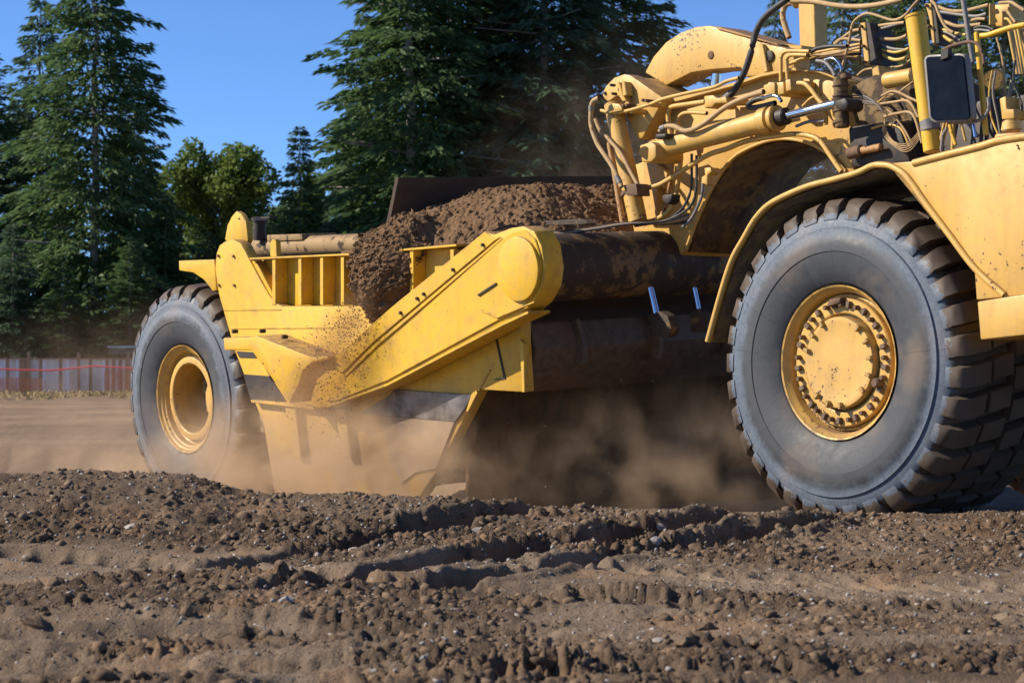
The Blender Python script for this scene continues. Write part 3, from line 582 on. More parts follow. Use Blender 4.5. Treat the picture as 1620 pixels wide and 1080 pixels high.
('plate','top_flange_beam','T',1.2,1.3,[(-2.971,3.103),(-2.141,3.176),(-1.892,3.211),(-1.561,3.221),(-1.304,3.176),(-1.115,3.102),(-1.115,3.087),(-1.304,3.157),(-1.561,3.198),(-1.892,3.185),(-2.141,3.15),(-2.959,3.075)],'tan_paint',0.004,None),
('plate','hitch_bracket','T',1.08,1.22,[(-3.578,3.221),(-3.528,3.276),(-3.428,3.332),(-3.309,3.346),(-3.23,3.325),(-2.854,3.111),(-2.882,3.056),(-3.093,2.815),(-3.152,2.806),(-3.269,2.994),(-3.358,3.094),(-3.448,3.129),(-3.528,3.15),(-3.573,3.194)],'tan_paint',0.012,None),
('plate','bracket_web','T',1.22,1.7,[(-3.385,3.35),(-3.005,3.137),(-3.034,3.081),(-3.092,3.106),(-3.425,3.311)],'tan_paint',0.006,None),
('bolt','bolt','T',(-3.538,1.08,3.214),0.015,0.015,'dark_steel',None),
('plate','bracket_lug','T',1.0,1.08,[(-3.308,3.274),(-3.278,3.271),(-3.239,3.169),(-3.195,3.112),(-3.239,3.113),(-3.298,3.168)],'tan_paint',0.006,None),
('plate','bracket_lug','T',1.0,1.08,[(-3.254,3.275),(-3.219,3.271),(-3.19,3.157),(-3.239,3.155)],'tan_paint',0.006,None),
('plate','bracket_lug','T',1.02,1.08,[(-3.455,3.152),(-3.35,3.178),(-3.335,3.166),(-3.425,3.135)],'tan_paint',0.004,None),
('bolt','bolt','T',(-3.333,1.0,3.25),0.013,0.05,'dark_steel',None),
('bolt','bolt','T',(-3.313,1.0,3.179),0.013,0.05,'dark_steel',None),
('bolt','pipe_clamp','T',(-3.13,0.99,3.059),0.014,0.09,'rust',None),
('bolt','pipe_clamp','T',(-3.086,0.99,3.062),0.014,0.09,'rust',None),
('bolt','pipe_clamp','T',(-2.899,0.99,3.083),0.014,0.09,'rust',None),
('bolt','pipe_clamp','T',(-2.861,0.99,3.076),0.014,0.09,'rust',None),
('plate','pipe_clamp','T',0.93,1.08,[(-3.083,3.031),(-3.039,3.037),(-3.034,3.001),(-3.073,2.994)],'tan_paint',0.005,None),
('plate','pipe_clamp','T',0.93,1.08,[(-2.852,3.055),(-2.81,3.06),(-2.805,3.031),(-2.843,3.025)],'tan_paint',0.005,None),
('plate','gooseneck_web','T',1.2,1.27,[(-3.211,2.633),(-3.066,2.622),(-2.922,2.54),(-2.97,2.4),(-3.046,2.463),(-3.046,2.156),(-3.211,2.165)],'tan_paint',0.006,None),
('cyl','lift_cylinder','T',(-3.352,1.0,3.107),(-3.05,1.0,2.135),0.075,0.075,'tan_paint',None),
('cyl','cylinder_band','T',(-3.147,1.0,2.388),(-3.135,1.0,2.354),0.083,0.083,'rust',None),
('plate','lift_cylinder_cap','T',0.9,1.08,[(-3.309,3.05),(-3.294,3.081),(-3.244,3.093),(-3.176,3.08),(-3.137,3.047),(-3.137,3.021),(-3.294,3.015)],'tan_paint',0.01,None),
('cyl','guide_rod','T',(-3.341,0.95,2.792),(-3.177,0.95,2.132),0.023,0.023,'rusty_pipe',None),
('plate','rod_clamp','T',0.84,0.98,[(-3.056,2.425),(-2.902,2.428),(-2.883,2.33),(-3.017,2.339)],'rust',0.01,None),
('cyl','steering_cylinder','T',(-2.81,0.95,2.688),(-1.568,0.95,2.81),0.082,0.082,'tan_paint',None),
('plate','cylinder_clevis','T',0.8,1.1,[(-2.817,2.716),(-2.683,2.734),(-2.63,2.701),(-2.63,2.611),(-2.683,2.578),(-2.792,2.582)],'tan_paint',0.012,None),
('cyl','clevis_pin','T',(-2.734,0.78,2.655),(-3.07,1.1,2.702),0.045,0.045,'tan_paint',None),
('cyl','cylinder_head','T',(-1.618,0.95,2.805),(-1.525,0.95,2.814),0.103,0.103,'tan_paint',None),
('cyl','cylinder_head','T',(-1.509,0.95,2.815),(-1.46,0.95,2.82),0.098,0.098,'tan_paint',None),
('cyl','cylinder_gland','T',(-1.46,0.95,2.819),(-1.374,0.95,2.825),0.065,0.065,'dark_steel',None),
('cyl','cylinder_rod','T',(-1.385,0.95,2.824),(-0.874,0.95,2.869),0.033,0.033,'chrome',None),
('cyl','trunnion_block','T',(-0.866,0.97,3.051),(-0.845,0.97,2.696),0.052,0.052,'grime_shade_paint',None),
('cyl','trunnion_band','T',(-0.862,0.97,3.008),(-0.86,0.97,2.987),0.061,0.061,'rust',None),
('cyl','trunnion_band','T',(-0.862,0.97,2.936),(-0.86,0.97,2.914),0.061,0.061,'rust',None),
('cyl','trunnion_band','T',(-0.862,0.97,2.827),(-0.86,0.97,2.806),0.061,0.061,'rust',None),
('cyl','trunnion_band','T',(-0.862,0.97,2.744),(-0.86,0.97,2.723),0.061,0.061,'rust',None),
('plate','rod_eye','T',0.88,1.06,[(-0.849,2.882),(-0.748,2.897),(-0.714,2.866),(-0.714,2.819),(-0.758,2.796),(-0.839,2.83)],'dark_steel',0.02,None),
('cyl','trunnion_cap','T',(-0.811,0.97,3.078),(-0.808,0.97,3.039),0.041,0.041,'rust',None),
('plate','lever_arm','T',1.5,1.75,[(-3.524,3.416),(-3.421,3.535),(-3.269,3.638),(-3.095,3.695),(-2.922,3.72),(-2.752,3.709),(-2.585,3.659),(-2.327,3.566),(-2.189,3.513),(-2.007,3.473),(-1.94,3.274),(-2.189,3.256),(-2.374,3.259),(-2.409,3.34),(-2.728,3.358),(-2.971,3.358),(-3.269,3.286)],'rust_spot_paint',0.012,None),
('plate','lever_top','T',1.48,1.8,[(-2.66,3.691),(-1.987,3.475),(-1.987,3.462),(-2.66,3.67)],'rusty_pipe',0.004,None),
('plate','lever_boss','T',1.49,1.52,[(-2.709,3.472),(-2.709,3.48),(-2.712,3.487),(-2.716,3.493),(-2.721,3.499),(-2.728,3.503),(-2.735,3.505),(-2.742,3.506),(-2.75,3.505),(-2.757,3.503),(-2.763,3.499),(-2.768,3.493),(-2.772,3.487),(-2.775,3.48),(-2.776,3.472),(-2.775,3.465),(-2.772,3.458),(-2.768,3.451),(-2.763,3.446),(-2.757,3.442),(-2.75,3.44),(-2.742,3.439),(-2.735,3.44),(-2.728,3.442),(-2.721,3.446),(-2.716,3.451),(-2.712,3.458),(-2.709,3.465)],'rust',0.008,None),
('plate','lever_hole','T',1.3,1.52,[(-1.863,3.354),(-1.864,3.364),(-1.867,3.374),(-1.873,3.382),(-1.88,3.39),(-1.888,3.395),(-1.898,3.398),(-1.908,3.399),(-1.918,3.398),(-1.927,3.395),(-1.936,3.39),(-1.943,3.382),(-1.948,3.374),(-1.952,3.364),(-1.953,3.354),(-1.952,3.344),(-1.948,3.335),(-1.943,3.326),(-1.936,3.319),(-1.927,3.314),(-1.918,3.311),(-1.908,3.31),(-1.898,3.311),(-1.888,3.314),(-1.88,3.319),(-1.873,3.326),(-1.867,3.335),(-1.864,3.344)],'dark_steel',0.008,None),
('plate','lever_cheek','T',1.32,1.5,[(-2.022,3.469),(-1.82,3.419),(-1.666,3.372),(-1.655,3.228),(-1.966,3.226),(-2.006,3.314)],'tan_paint',0.01,None),
('plate','lever_rib','T',1.28,1.34,[(-2.002,3.459),(-1.95,3.447),(-1.897,3.235),(-1.941,3.231)],'tan_paint',0.004,None),
('cyl','lever_link_rod','T',(-2.804,1.62,3.342),(-2.823,1.62,3.209),0.041,0.041,'chrome',None),
('plate','upright_post','T',1.9,2.05,[(-2.176,3.941),(-2.006,3.919),(-1.986,3.471),(-2.155,3.49)],'tan_paint',0.006,None),
('plate','post_foot','T',1.6,2.2,[(-2.139,3.51),(-1.848,3.457),(-1.848,3.409),(-2.105,3.438)],'tan_paint',0.004,None),
('cyl','top_hose_clamp','T',(-2.261,1.95,3.861),(-2.18,1.95,3.887),0.04,0.04,'tan_paint',None),
('hose','hose','T',[(-3.317,0.82,3.133),(-3.381,0.82,3.119),(-3.411,0.82,3.079),(-3.416,0.82,3.014),(-3.411,0.82,2.915),(-3.341,0.82,2.778),(-3.278,0.82,2.706),(-3.16,0.82,2.58),(-3.082,0.82,2.465),(-3.048,0.82,2.407)],0.02,'tan_hose',None),
('cyl','hose_ferrule','T',(-3.413,0.82,3.086),(-3.414,0.82,3.037),0.023,0.023,'grey_hose',None),
('cyl','hose_ferrule','T',(-3.111,0.82,2.499),(-3.062,0.82,2.434),0.024,0.024,'grey_hose',None),
('hose','hose','T',[(-3.453,0.9,2.984),(-3.393,0.9,2.886),(-3.294,0.9,2.813),(-3.28,0.9,2.8),(-3.142,0.9,2.681),(-3.035,0.9,2.537),(-2.939,0.9,2.414)],0.017,'tan_hose',None),
('hose','pipe','T',[(-3.417,0.93,3.052),(-3.259,0.93,3.018),(-3.063,0.93,3.023),(-2.824,0.93,3.049),(-2.682,0.93,3.074),(-2.405,0.93,3.094),(-2.117,0.93,3.11),(-1.984,0.93,3.14),(-1.853,0.93,3.152)],0.015,'tan_paint',None),
('hose','pipe','T',[(-2.392,1.1,3.037),(-2.631,1.1,3.037),(-2.762,1.1,3.033),(-2.804,1.1,3.005),(-2.809,1.1,2.928),(-2.781,1.1,2.803)],0.02,'tan_paint',None),
('hose','pipe','T',[(-2.394,1.12,2.95),(-2.578,1.12,2.973),(-2.671,1.12,2.969),(-2.717,1.12,2.928),(-2.746,1.12,2.814)],0.016,'tan_paint',None),
('plate','pipe_flange','T',1.0,1.2,[(-2.306,3.065),(-2.279,3.065),(-2.27,2.974),(-2.297,2.97)],'tan_paint',0.01,None),
('hose','hose','T',[(-2.626,0.84,2.809),(-2.571,0.84,2.84),(-2.464,0.84,2.836),(-2.323,0.84,2.788),(-2.138,0.84,2.827),(-1.911,0.84,2.927),(-1.688,0.84,2.984),(-1.503,0.84,3.007)],0.021,'tan_hose',None),
('cyl','hose_ferrule','T',(-2.619,0.84,2.83),(-2.554,0.84,2.84),0.024,0.024,'grey_hose',None),
('plate','hose_fitting','T',0.8,1.0,[(-2.645,2.791),(-2.524,2.787),(-2.519,2.749),(-2.645,2.746)],'dark_steel',0.02,None),
('hose','pipe','T',[(-3.038,1.02,2.402),(-2.861,1.02,2.415),(-2.728,1.02,2.452),(-2.468,1.02,2.548),(-2.268,1.02,2.615),(-2.072,1.02,2.644),(-1.856,1.02,2.686),(-1.515,1.02,2.698),(-1.348,1.02,2.695),(-1.192,1.02,2.665),(-1.102,1.02,2.619),(-0.998,1.02,2.501),(-0.898,1.02,2.387)],0.02,'tan_paint',None),
('hose','pipe','T',[(-2.664,1.1,2.631),(-2.692,1.1,2.466),(-2.73,1.1,2.327),(-2.796,1.1,2.222),(-2.948,1.1,2.159),(-3.053,1.1,2.145)],0.02,'tan_paint',None),
('hose','pipe','T',[(-2.779,1.12,2.59),(-2.808,1.12,2.443),(-2.864,1.12,2.272),(-2.931,1.12,2.166)],0.015,'rusty_pipe',None),
('hose','hose','T',[(-2.491,1.05,2.64),(-2.491,1.05,2.513),(-2.5,1.05,2.361),(-2.583,1.05,2.233),(-2.714,1.05,2.157)],0.011,'black_rubber',None),
('hose','hose','T',[(-2.415,1.03,2.621),(-2.415,1.03,2.494),(-2.419,1.03,2.368),(-2.461,1.03,2.256),(-2.571,1.03,2.187),(-2.786,1.03,2.134),(-3.122,1.03,2.113)],0.011,'black_rubber',None),
('hose','hose','T',[(-2.311,1.0,2.397),(-2.329,1.0,2.297),(-2.429,1.0,2.146),(-2.539,1.0,2.072)],0.013,'grey_hose',None),
('plate','hose_fitting','T',1.0,1.1,[(-2.302,2.516),(-2.23,2.514),(-2.221,2.479),(-2.266,2.457),(-2.266,2.381),(-2.338,2.386),(-2.329,2.449),(-2.293,2.459)],'tan_paint',0.01,None),
('plate','hose_fitting','T',1.0,1.1,[(-2.773,2.338),(-2.66,2.337),(-2.679,2.281),(-2.716,2.257),(-2.773,2.287)],'dark_steel',0.01,None),
('hose','hose','S',[(-3.374,-0.1,2.046),(-3.377,0.079,2.085),(-3.383,0.257,2.053),(-3.202,0.436,1.998),(-3.017,0.614,2.019),(-2.832,0.793,2.048),(-2.576,0.971,2.057),(-2.491,1.15,2.108)],0.007,'black_rubber',None),
('hose','hose','S',[(-3.404,-0.07,2.039),(-3.41,0.104,2.076),(-3.41,0.279,2.047),(-3.222,0.453,2.003),(-3.031,0.627,2.024),(-2.841,0.801,2.052),(-2.58,0.976,2.052),(-2.492,1.15,2.091)],0.009,'grey_hose',None),
('hose','hose','S',[(-3.434,-0.04,2.031),(-3.442,0.13,2.067),(-3.436,0.3,2.041),(-3.242,0.47,2.009),(-3.045,0.64,2.03),(-2.85,0.81,2.055),(-2.585,0.98,2.047),(-2.493,1.15,2.074)],0.01,'tan_hose',None),
('hose','hose','S',[(-3.464,-0.01,2.023),(-3.475,0.156,2.058),(-3.463,0.321,2.035),(-3.262,0.487,2.015),(-3.06,0.653,2.035),(-2.86,0.819,2.059),(-2.59,0.984,2.042),(-2.494,1.15,2.058)],0.007,'black_rubber',None),
('hose','hose','S',[(-3.494,0.02,2.016),(-3.507,0.181,2.049),(-3.489,0.343,2.029),(-3.281,0.504,2.021),(-3.074,0.666,2.041),(-2.869,0.827,2.063),(-2.595,0.989,2.037),(-2.496,1.15,2.041)],0.009,'black_rubber',None),
('plate','tube_rail','S',0.4,0.5,[(-3.337,2.108),(-2.995,2.106),(-2.868,2.091),(-2.818,2.063),(-2.896,2.059),(-3.313,2.075)],'mud_paint',0.004,None),
('hose','hose','T',[(-2.051,1.0,3.032),(-1.972,1.0,3.075),(-1.871,1.0,3.192),(-1.804,1.0,3.319),(-1.738,1.0,3.493),(-1.628,1.0,3.602),(-1.412,1.0,3.695)],0.025,'black_rubber',None),
('cyl','hose_ferrule','T',(-2.07,1.0,3.021),(-2.002,1.0,3.065),0.029,0.029,'grey_hose',None),
('plate','hose_block','T',0.95,1.2,[(-2.257,3.059),(-2.155,3.057),(-2.114,3.029),(-2.012,3.035),(-2.0,2.978),(-2.137,2.988),(-2.16,2.961),(-2.241,2.966)],'tan_paint',0.015,None),
('hose','hose','T',[(-2.256,1.9,3.886),(-2.026,1.9,3.852),(-1.784,1.9,3.789),(-1.548,1.9,3.747),(-1.317,1.9,3.735),(-1.09,1.9,3.746)],0.022,'tan_hose',None),
('hose','hose','T',[(-2.318,1.95,3.604),(-2.365,1.95,3.71),(-2.388,1.95,3.797),(-2.353,1.95,3.868),(-2.261,1.95,3.881)],0.024,'tan_hose',None),
('hose','pipe','T',[(-1.288,1.1,3.303),(-1.458,1.1,3.325),(-1.534,1.1,3.328),(-1.576,1.1,3.299),(-1.582,1.1,3.236),(-1.58,1.1,3.113)],0.015,'tan_paint',None),
('hose','pipe','T',[(-1.294,1.08,3.274),(-1.405,1.08,3.289),(-1.468,1.08,3.291),(-1.502,1.08,3.265),(-1.499,1.08,3.182),(-1.491,1.08,3.115)],0.015,'tan_paint',None),
('plate','valve_block','T',1.0,1.27,[(-1.445,3.103),(-1.391,3.104),(-1.378,3.018),(-1.437,3.012)],'tan_paint',0.012,None),
('plate','valve_block','T',1.02,1.27,[(-1.565,3.096),(-1.477,3.093),(-1.473,2.999),(-1.561,3.001)],'tan_paint',0.012,None),
('plate','valve_block','T',1.0,1.27,[(-1.665,3.083),(-1.622,3.091),(-1.613,3.102),(-1.55,3.093),(-1.546,3.004),(-1.613,3.005),(-1.665,3.034)],'tan_paint',0.02,None),
('hose','hose','T',[(-1.585,0.92,2.975),(-1.671,0.92,2.968),(-1.739,0.92,2.944),(-1.73,0.92,2.918),(-1.619,0.92,2.914),(-1.463,0.92,2.927)],0.02,'black_rubber',None),
('hose','hose_elbow','T',[(-1.574,0.9,2.969),(-1.49,0.9,2.979),(-1.423,0.9,2.969),(-1.381,0.9,2.929)],0.014,'chrome',None),
('hose','pipe','T',[(-1.331,1.02,3.068),(-1.257,1.02,3.054),(-1.192,1.02,3.001),(-1.127,1.02,2.929),(-1.066,1.02,2.864),(-1.054,1.02,2.738)],0.018,'tan_paint',None),
('hose','pipe','T',[(-1.557,1.15,3.243),(-1.423,1.15,3.262),(-1.348,1.15,3.284)],0.017,'tan_paint',None),
('hose','pipe','T',[(-1.358,1.1,2.906),(-1.276,1.1,2.956),(-1.178,1.1,2.976)],0.011,'tan_paint',None),
('hose','hose','T',[(-1.124,1.0,3.207),(-1.043,1.0,3.187),(-0.979,1.0,3.132),(-0.943,1.0,3.078)],0.014,'grey_hose',None),
('hose','hose','T',[(-1.062,1.02,3.208),(-0.982,1.02,3.211),(-0.918,1.02,3.163),(-0.894,1.02,3.113)],0.011,'chrome',None),
('hose','hose','T',[(-1.37,1.2,3.316),(-1.304,1.2,3.335),(-1.19,1.2,3.337),(-1.012,1.2,3.32)],0.015,'black_rubber',None),
('hose','hose','T',[(-1.329,1.0,2.749),(-1.205,1.0,2.771),(-1.043,1.0,2.763)],0.012,'grey_hose',None),
('hose','pipe','T',[(-0.925,0.95,2.91),(-0.925,0.95,2.816),(-0.893,0.95,2.754),(-0.861,0.95,2.793),(-0.845,0.95,2.821)],0.012,'tan_paint',None),
('hose','pipe','T',[(-1.774,1.5,3.328),(-1.663,1.5,3.362),(-1.522,1.5,3.369),(-1.154,1.5,3.379)],0.011,'tan_paint',None),
('hose','pipe','T',[(-1.783,1.56,3.338),(-1.685,1.56,3.362),(-1.531,1.56,3.349),(-1.209,1.56,3.366)],0.011,'tan_hose',None),
('hose','pipe','T',[(-1.793,1.62,3.348),(-1.707,1.62,3.362),(-1.54,1.62,3.375),(-1.263,1.62,3.352)],0.012,'tan_paint',None),
('hose','pipe','T',[(-1.802,1.68,3.358),(-1.728,1.68,3.361),(-1.549,1.68,3.355),(-1.318,1.68,3.339)],0.012,'rust',None),
('hose','pipe','T',[(-1.81,1.74,3.367),(-1.75,1.74,3.361),(-1.558,1.74,3.381),(-1.372,1.74,3.325)],0.012,'tan_paint',None),
('hose','pipe','T',[(-1.819,1.8,3.377),(-1.771,1.8,3.395),(-1.566,1.8,3.361),(-1.426,1.8,3.311)],0.012,'tan_hose',None),
('hose','pipe','T',[(-1.827,1.86,3.387),(-1.792,1.86,3.395),(-1.574,1.86,3.387),(-1.481,1.86,3.296)],0.012,'tan_paint',None),
('plate','hose_bracket','T',1.5,1.56,[(-1.158,3.535),(-1.111,3.535),(-1.064,3.212),(-1.114,3.217)],'tan_paint',0.004,None),
('plate','bracket_side','T',1.51,1.75,[(-1.12,3.537),(-1.073,3.532),(-0.998,3.206),(-1.073,3.214)],'dark_steel',0.004,None),
('plate','hose_bracket','T',1.5,1.56,[(-0.534,3.6),(-0.481,3.593),(-0.442,3.291),(-0.467,3.291),(-0.491,3.468)],'tan_paint',0.004,None),
('plate','bracket_side','T',1.51,1.75,[(-0.489,3.595),(-0.444,3.539),(-0.405,3.288),(-0.45,3.293)],'dark_steel',0.004,None),
('bolt','bolt','T',(-1.137,1.5,3.506),0.012,0.03,'rust',None),
('bolt','bolt','T',(-1.113,1.5,3.358),0.012,0.03,'rust',None),
('bolt','bolt','T',(-1.099,1.5,3.237),0.012,0.03,'rust',None),
('bolt','bolt','T',(-0.509,1.5,3.579),0.012,0.03,'rust',None),
('bolt','bolt','T',(-0.483,1.5,3.429),0.012,0.03,'rust',None),
('plate','bracket_foot','T',1.5,1.7,[(-1.044,3.21),(-0.982,3.203),(-0.962,3.118),(-1.037,3.126)],'tan_paint',0.004,None),
('hose','hose','T',[(-1.507,1.6,3.417),(-1.436,1.6,3.457),(-1.329,1.6,3.502),(-1.252,1.6,3.506)],0.013,'tan_hose',None),
('hose','hose','T',[(-1.507,1.6,3.431),(-1.422,1.6,3.458),(-1.238,1.6,3.423)],0.013,'tan_hose',None),
('hose','hose','T',[(-1.365,1.6,3.406),(-1.301,1.6,3.452),(-1.249,1.6,3.466)],0.01,'grey_hose',None),
('hose','hose','T',[(-1.507,1.6,3.409),(-1.365,1.6,3.401),(-1.238,1.6,3.396)],0.01,'black_rubber',None),
('hose','hose','T',[(-1.141,1.6,3.508),(-1.016,1.6,3.512),(-0.813,1.6,3.505)],0.013,'tan_hose',None),
('hose','hose','T',[(-1.134,1.6,3.478),(-0.982,1.6,3.492),(-0.813,1.6,3.508)],0.011,'grey_hose',None),
('hose','hose','T',[(-1.123,1.6,3.425),(-1.016,1.6,3.409),(-0.914,1.6,3.395),(-0.846,1.6,3.396),(-0.789,1.6,3.41)],0.014,'tan_hose',None),
('hose','hose','T',[(-1.102,1.6,3.393),(-1.016,1.6,3.361),(-0.934,1.6,3.328),(-0.813,1.6,3.306)],0.011,'grey_hose',None),
('hose','hose','T',[(-1.109,1.6,3.352),(-1.016,1.6,3.327),(-0.914,1.6,3.299),(-0.84,1.6,3.3),(-0.769,1.6,3.312)],0.011,'yellow_hose',None),
('hose','hose','T',[(-1.113,1.6,3.329),(-1.051,1.6,3.31),(-0.975,1.6,3.268),(-0.894,1.6,3.241),(-0.813,1.6,3.245),(-0.759,1.6,3.262)],0.013,'yellow_hose',None),
('hose','hose','T',[(-1.102,1.6,3.298),(-1.03,1.6,3.285),(-0.975,1.6,3.263)],0.011,'tan_hose',None),
('hose','hose','T',[(-1.273,1.6,3.167),(-1.189,1.6,3.202),(-1.016,1.6,3.197),(-0.846,1.6,3.19),(-0.752,1.6,3.228)],0.009,'tan_hose',None),
('hose','hose','T',[(-1.17,1.3,3.136),(-1.124,1.3,3.258),(-1.083,1.3,3.367),(-1.059,1.3,3.467),(-1.021,1.3,3.519),(-0.925,1.3,3.553),(-0.844,1.3,3.538),(-0.75,1.3,3.503),(-0.683,1.3,3.48),(-0.63,1.3,3.473),(-0.577,1.3,3.482),(-0.525,1.3,3.508),(-0.479,1.3,3.547),(-0.414,1.3,3.594)],0.011,'tan_hose',None),
('hose','hose','T',[(-0.456,1.55,3.571),(-0.364,1.55,3.533),(-0.25,1.55,3.512),(-0.137,1.55,3.513),(0.003,1.55,3.525)],0.014,'tan_hose',None),
('hose','hose','T',[(-0.468,1.55,3.536),(-0.364,1.55,3.514),(-0.25,1.55,3.486),(-0.108,1.55,3.458),(-0.014,1.55,3.464)],0.013,'grey_hose',None),
('hose','hose','T',[(-0.468,1.55,3.482),(-0.364,1.55,3.443),(-0.307,1.55,3.418),(-0.238,1.55,3.404),(-0.064,1.55,3.397)],0.014,'tan_hose',None),
('hose','hose','T',[(-0.148,1.55,3.434),(-0.092,1.55,3.438),(-0.025,1.55,3.428)],0.012,'tan_hose',None),
('hose','hose','T',[(-0.45,1.55,3.413),(-0.375,1.55,3.39),(-0.318,1.55,3.368),(-0.199,1.55,3.339)],0.012,'yellow_hose',None),
('hose','hose','T',[(-0.45,1.55,3.39),(-0.364,1.55,3.371),(-0.25,1.55,3.304)],0.01,'grey_hose',None),
('hose','hose','T',[(-0.45,1.55,3.368),(-0.404,1.55,3.353),(-0.352,1.55,3.32),(-0.289,1.55,3.286)],0.014,'yellow_hose',None),
('hose','hose','T',[(0.097,1.55,3.526),(0.195,1.55,3.518),(0.249,1.55,3.489),(0.314,1.55,3.446)],0.013,'tan_hose',None),
('hose','hose','T',[(0.124,1.55,3.466),(0.168,1.55,3.46),(0.206,1.55,3.412),(0.239,1.55,3.373)],0.011,'tan_hose',None),
('hose','hose','T',[(0.146,1.55,3.409),(0.179,1.55,3.398),(0.217,1.55,3.345),(0.249,1.55,3.268)],0.011,'tan_paint',None),
('hose','hose','T',[(-0.148,1.55,3.35),(-0.103,1.55,3.38),(-0.025,1.55,3.375),(0.047,1.55,3.344)],0.011,'black_rubber',None),
('hose','hose','T',[(-0.137,1.55,3.357),(-0.08,1.55,3.359),(0.02,1.55,3.338)],0.01,'grey_hose',None),
('hose','hose','T',[(-0.35,1.35,3.581),(-0.309,1.35,3.545),(-0.275,1.35,3.474),(-0.235,1.35,3.403),(-0.196,1.35,3.358),(-0.145,1.35,3.328)],0.012,'tan_hose',None),
('plate','manifold_plate','T',1.5,1.56,[(0.044,3.524),(0.057,3.526),(0.06,3.373),(0.044,3.37)],'tan_paint',0.004,None),
('plate','manifold','T',1.6,1.9,[(-0.01,3.532),(0.144,3.521),(0.15,3.363),(-0.01,3.378)],'tan_paint',0.01,None),
('cyl','grey_pipe','T',(0.063,1.2,3.529),(0.121,1.2,3.223),0.018,0.018,'grey_hose',None),
('cyl','grey_pipe','T',(0.121,1.2,3.223),(0.151,1.2,3.069),0.016,0.016,'grey_hose',None),
('cyl','handrail_post','T',(0.593,0.7,3.182),(0.671,0.7,2.497),0.019,0.019,'yellow_paint',None),
('hose','handrail','T',[(0.63,0.7,3.153),(0.692,0.7,3.151),(0.77,0.7,3.163),(0.882,0.7,3.178),(0.992,0.7,3.183)],0.019,'yellow_paint',None),
('cyl','riser_pipe','T',(0.298,1.4,3.299),(0.374,1.4,2.981),0.011,0.011,'tan_paint',None),
('cyl','riser_pipe','T',(0.283,1.45,3.319),(0.361,1.45,2.987),0.011,0.011,'tan_hose',None),
('cyl','riser_pipe','T',(0.267,1.5,3.339),(0.348,1.5,2.992),0.011,0.011,'tan_paint',None),
('cyl','riser_pipe','T',(0.252,1.55,3.359),(0.336,1.55,2.998),0.011,0.011,'yellow_hose',None),
('cyl','riser_pipe','T',(0.237,1.6,3.378),(0.323,1.6,3.003),0.011,0.011,'tan_paint',None),
('cyl','riser_pipe','T',(0.222,1.65,3.398),(0.311,1.65,3.009),0.011,0.011,'tan_hose',None),
('hose','hose','T',[(0.357,1.2,3.222),(0.383,1.2,3.142),(0.41,1.2,3.045),(0.425,1.2,2.873),(0.432,1.2,2.806),(0.467,1.2,2.702),(0.481,1.2,2.657)],0.009,'tan_hose',None),
('cyl','drum','T',(0.012,1.6,3.004),(-0.289,2.0,3.071),0.073,0.073,'rust_spot_paint',None),
('cyl','stack_pipe','T',(-0.016,0.8,3.372),(0.131,0.8,2.434),0.071,0.058,'yellow_paint',None),
('cyl','stack_rim','T',(-0.018,0.8,3.38),(-0.013,0.8,3.357),0.076,0.076,'yellow_paint',None),
('cyl','stack_clamp','T',(0.103,0.8,2.653),(0.117,0.8,2.577),0.067,0.067,'grey_hose',None),
('plate','mirror_frame','T',0.52,0.58,[(0.29,3.018),(0.307,3.041),(0.34,3.045),(0.597,3.026),(0.633,3.015),(0.648,2.986),(0.701,2.604),(0.686,2.586),(0.648,2.574),(0.385,2.592),(0.353,2.605),(0.335,2.634)],'grey_hose',0.012,None),
('plate','mirror_glass','T',0.508,0.53,[(0.322,3.011),(0.335,3.027),(0.357,3.028),(0.605,3.011),(0.63,3.002),(0.64,2.981),(0.692,2.607),(0.68,2.594),(0.655,2.587),(0.4,2.605),(0.379,2.615),(0.363,2.634)],'mirror_glass',0.003,None),
('plate','mirror_clip','T',0.49,0.53,[(0.463,3.059),(0.533,3.063),(0.528,3.002),(0.463,2.991)],'dark_steel',0.004,None),
('hose','mirror_bracket','T',[(0.389,0.6,3.077),(0.479,0.6,3.097),(0.594,0.6,3.106),(0.67,0.6,3.09),(0.714,0.6,3.04),(0.739,0.6,2.948)],0.012,'rust',None),
('hose','mirror_bracket','T',[(0.441,0.6,2.593),(0.632,0.6,2.581),(0.72,0.6,2.594),(0.773,0.6,2.648),(0.77,0.6,2.728)],0.012,'grey_hose',None),
('hose','wire','T',[(-0.568,1.1,2.782),(-0.547,1.1,2.667),(-0.476,1.1,2.575),(-0.363,1.1,2.55),(-0.252,1.1,2.621),(-0.211,1.1,2.691)],0.004,'tan_hose',None),
('hose','wire','T',[(-0.562,1.1,2.782),(-0.554,1.1,2.659),(-0.461,1.1,2.559),(-0.352,1.1,2.538),(-0.244,1.1,2.613),(-0.204,1.1,2.67)],0.004,'tan_hose',None),
('hose','wire','T',[(-0.556,1.1,2.781),(-0.561,1.1,2.651),(-0.447,1.1,2.543),(-0.341,1.1,2.527),(-0.235,1.1,2.606),(-0.197,1.1,2.648)],0.004,'tan_hose',None),
('hose','wire','T',[(-0.551,1.1,2.781),(-0.568,1.1,2.643),(-0.433,1.1,2.526),(-0.33,1.1,2.515),(-0.227,1.1,2.599),(-0.19,1.1,2.626)],0.004,'tan_hose',None),
('hose','wire','T',[(-0.545,1.1,2.78),(-0.575,1.1,2.635),(-0.419,1.1,2.51),(-0.319,1.1,2.503),(-0.219,1.1,2.592),(-0.183,1.1,2.604)],0.004,'tan_hose',None),
('hose','wire','T',[(-0.922,1.05,2.926),(-0.746,1.05,2.922),(-0.631,1.05,2.876),(-0.523,1.05,2.775)],0.005,'grey_hose',None),
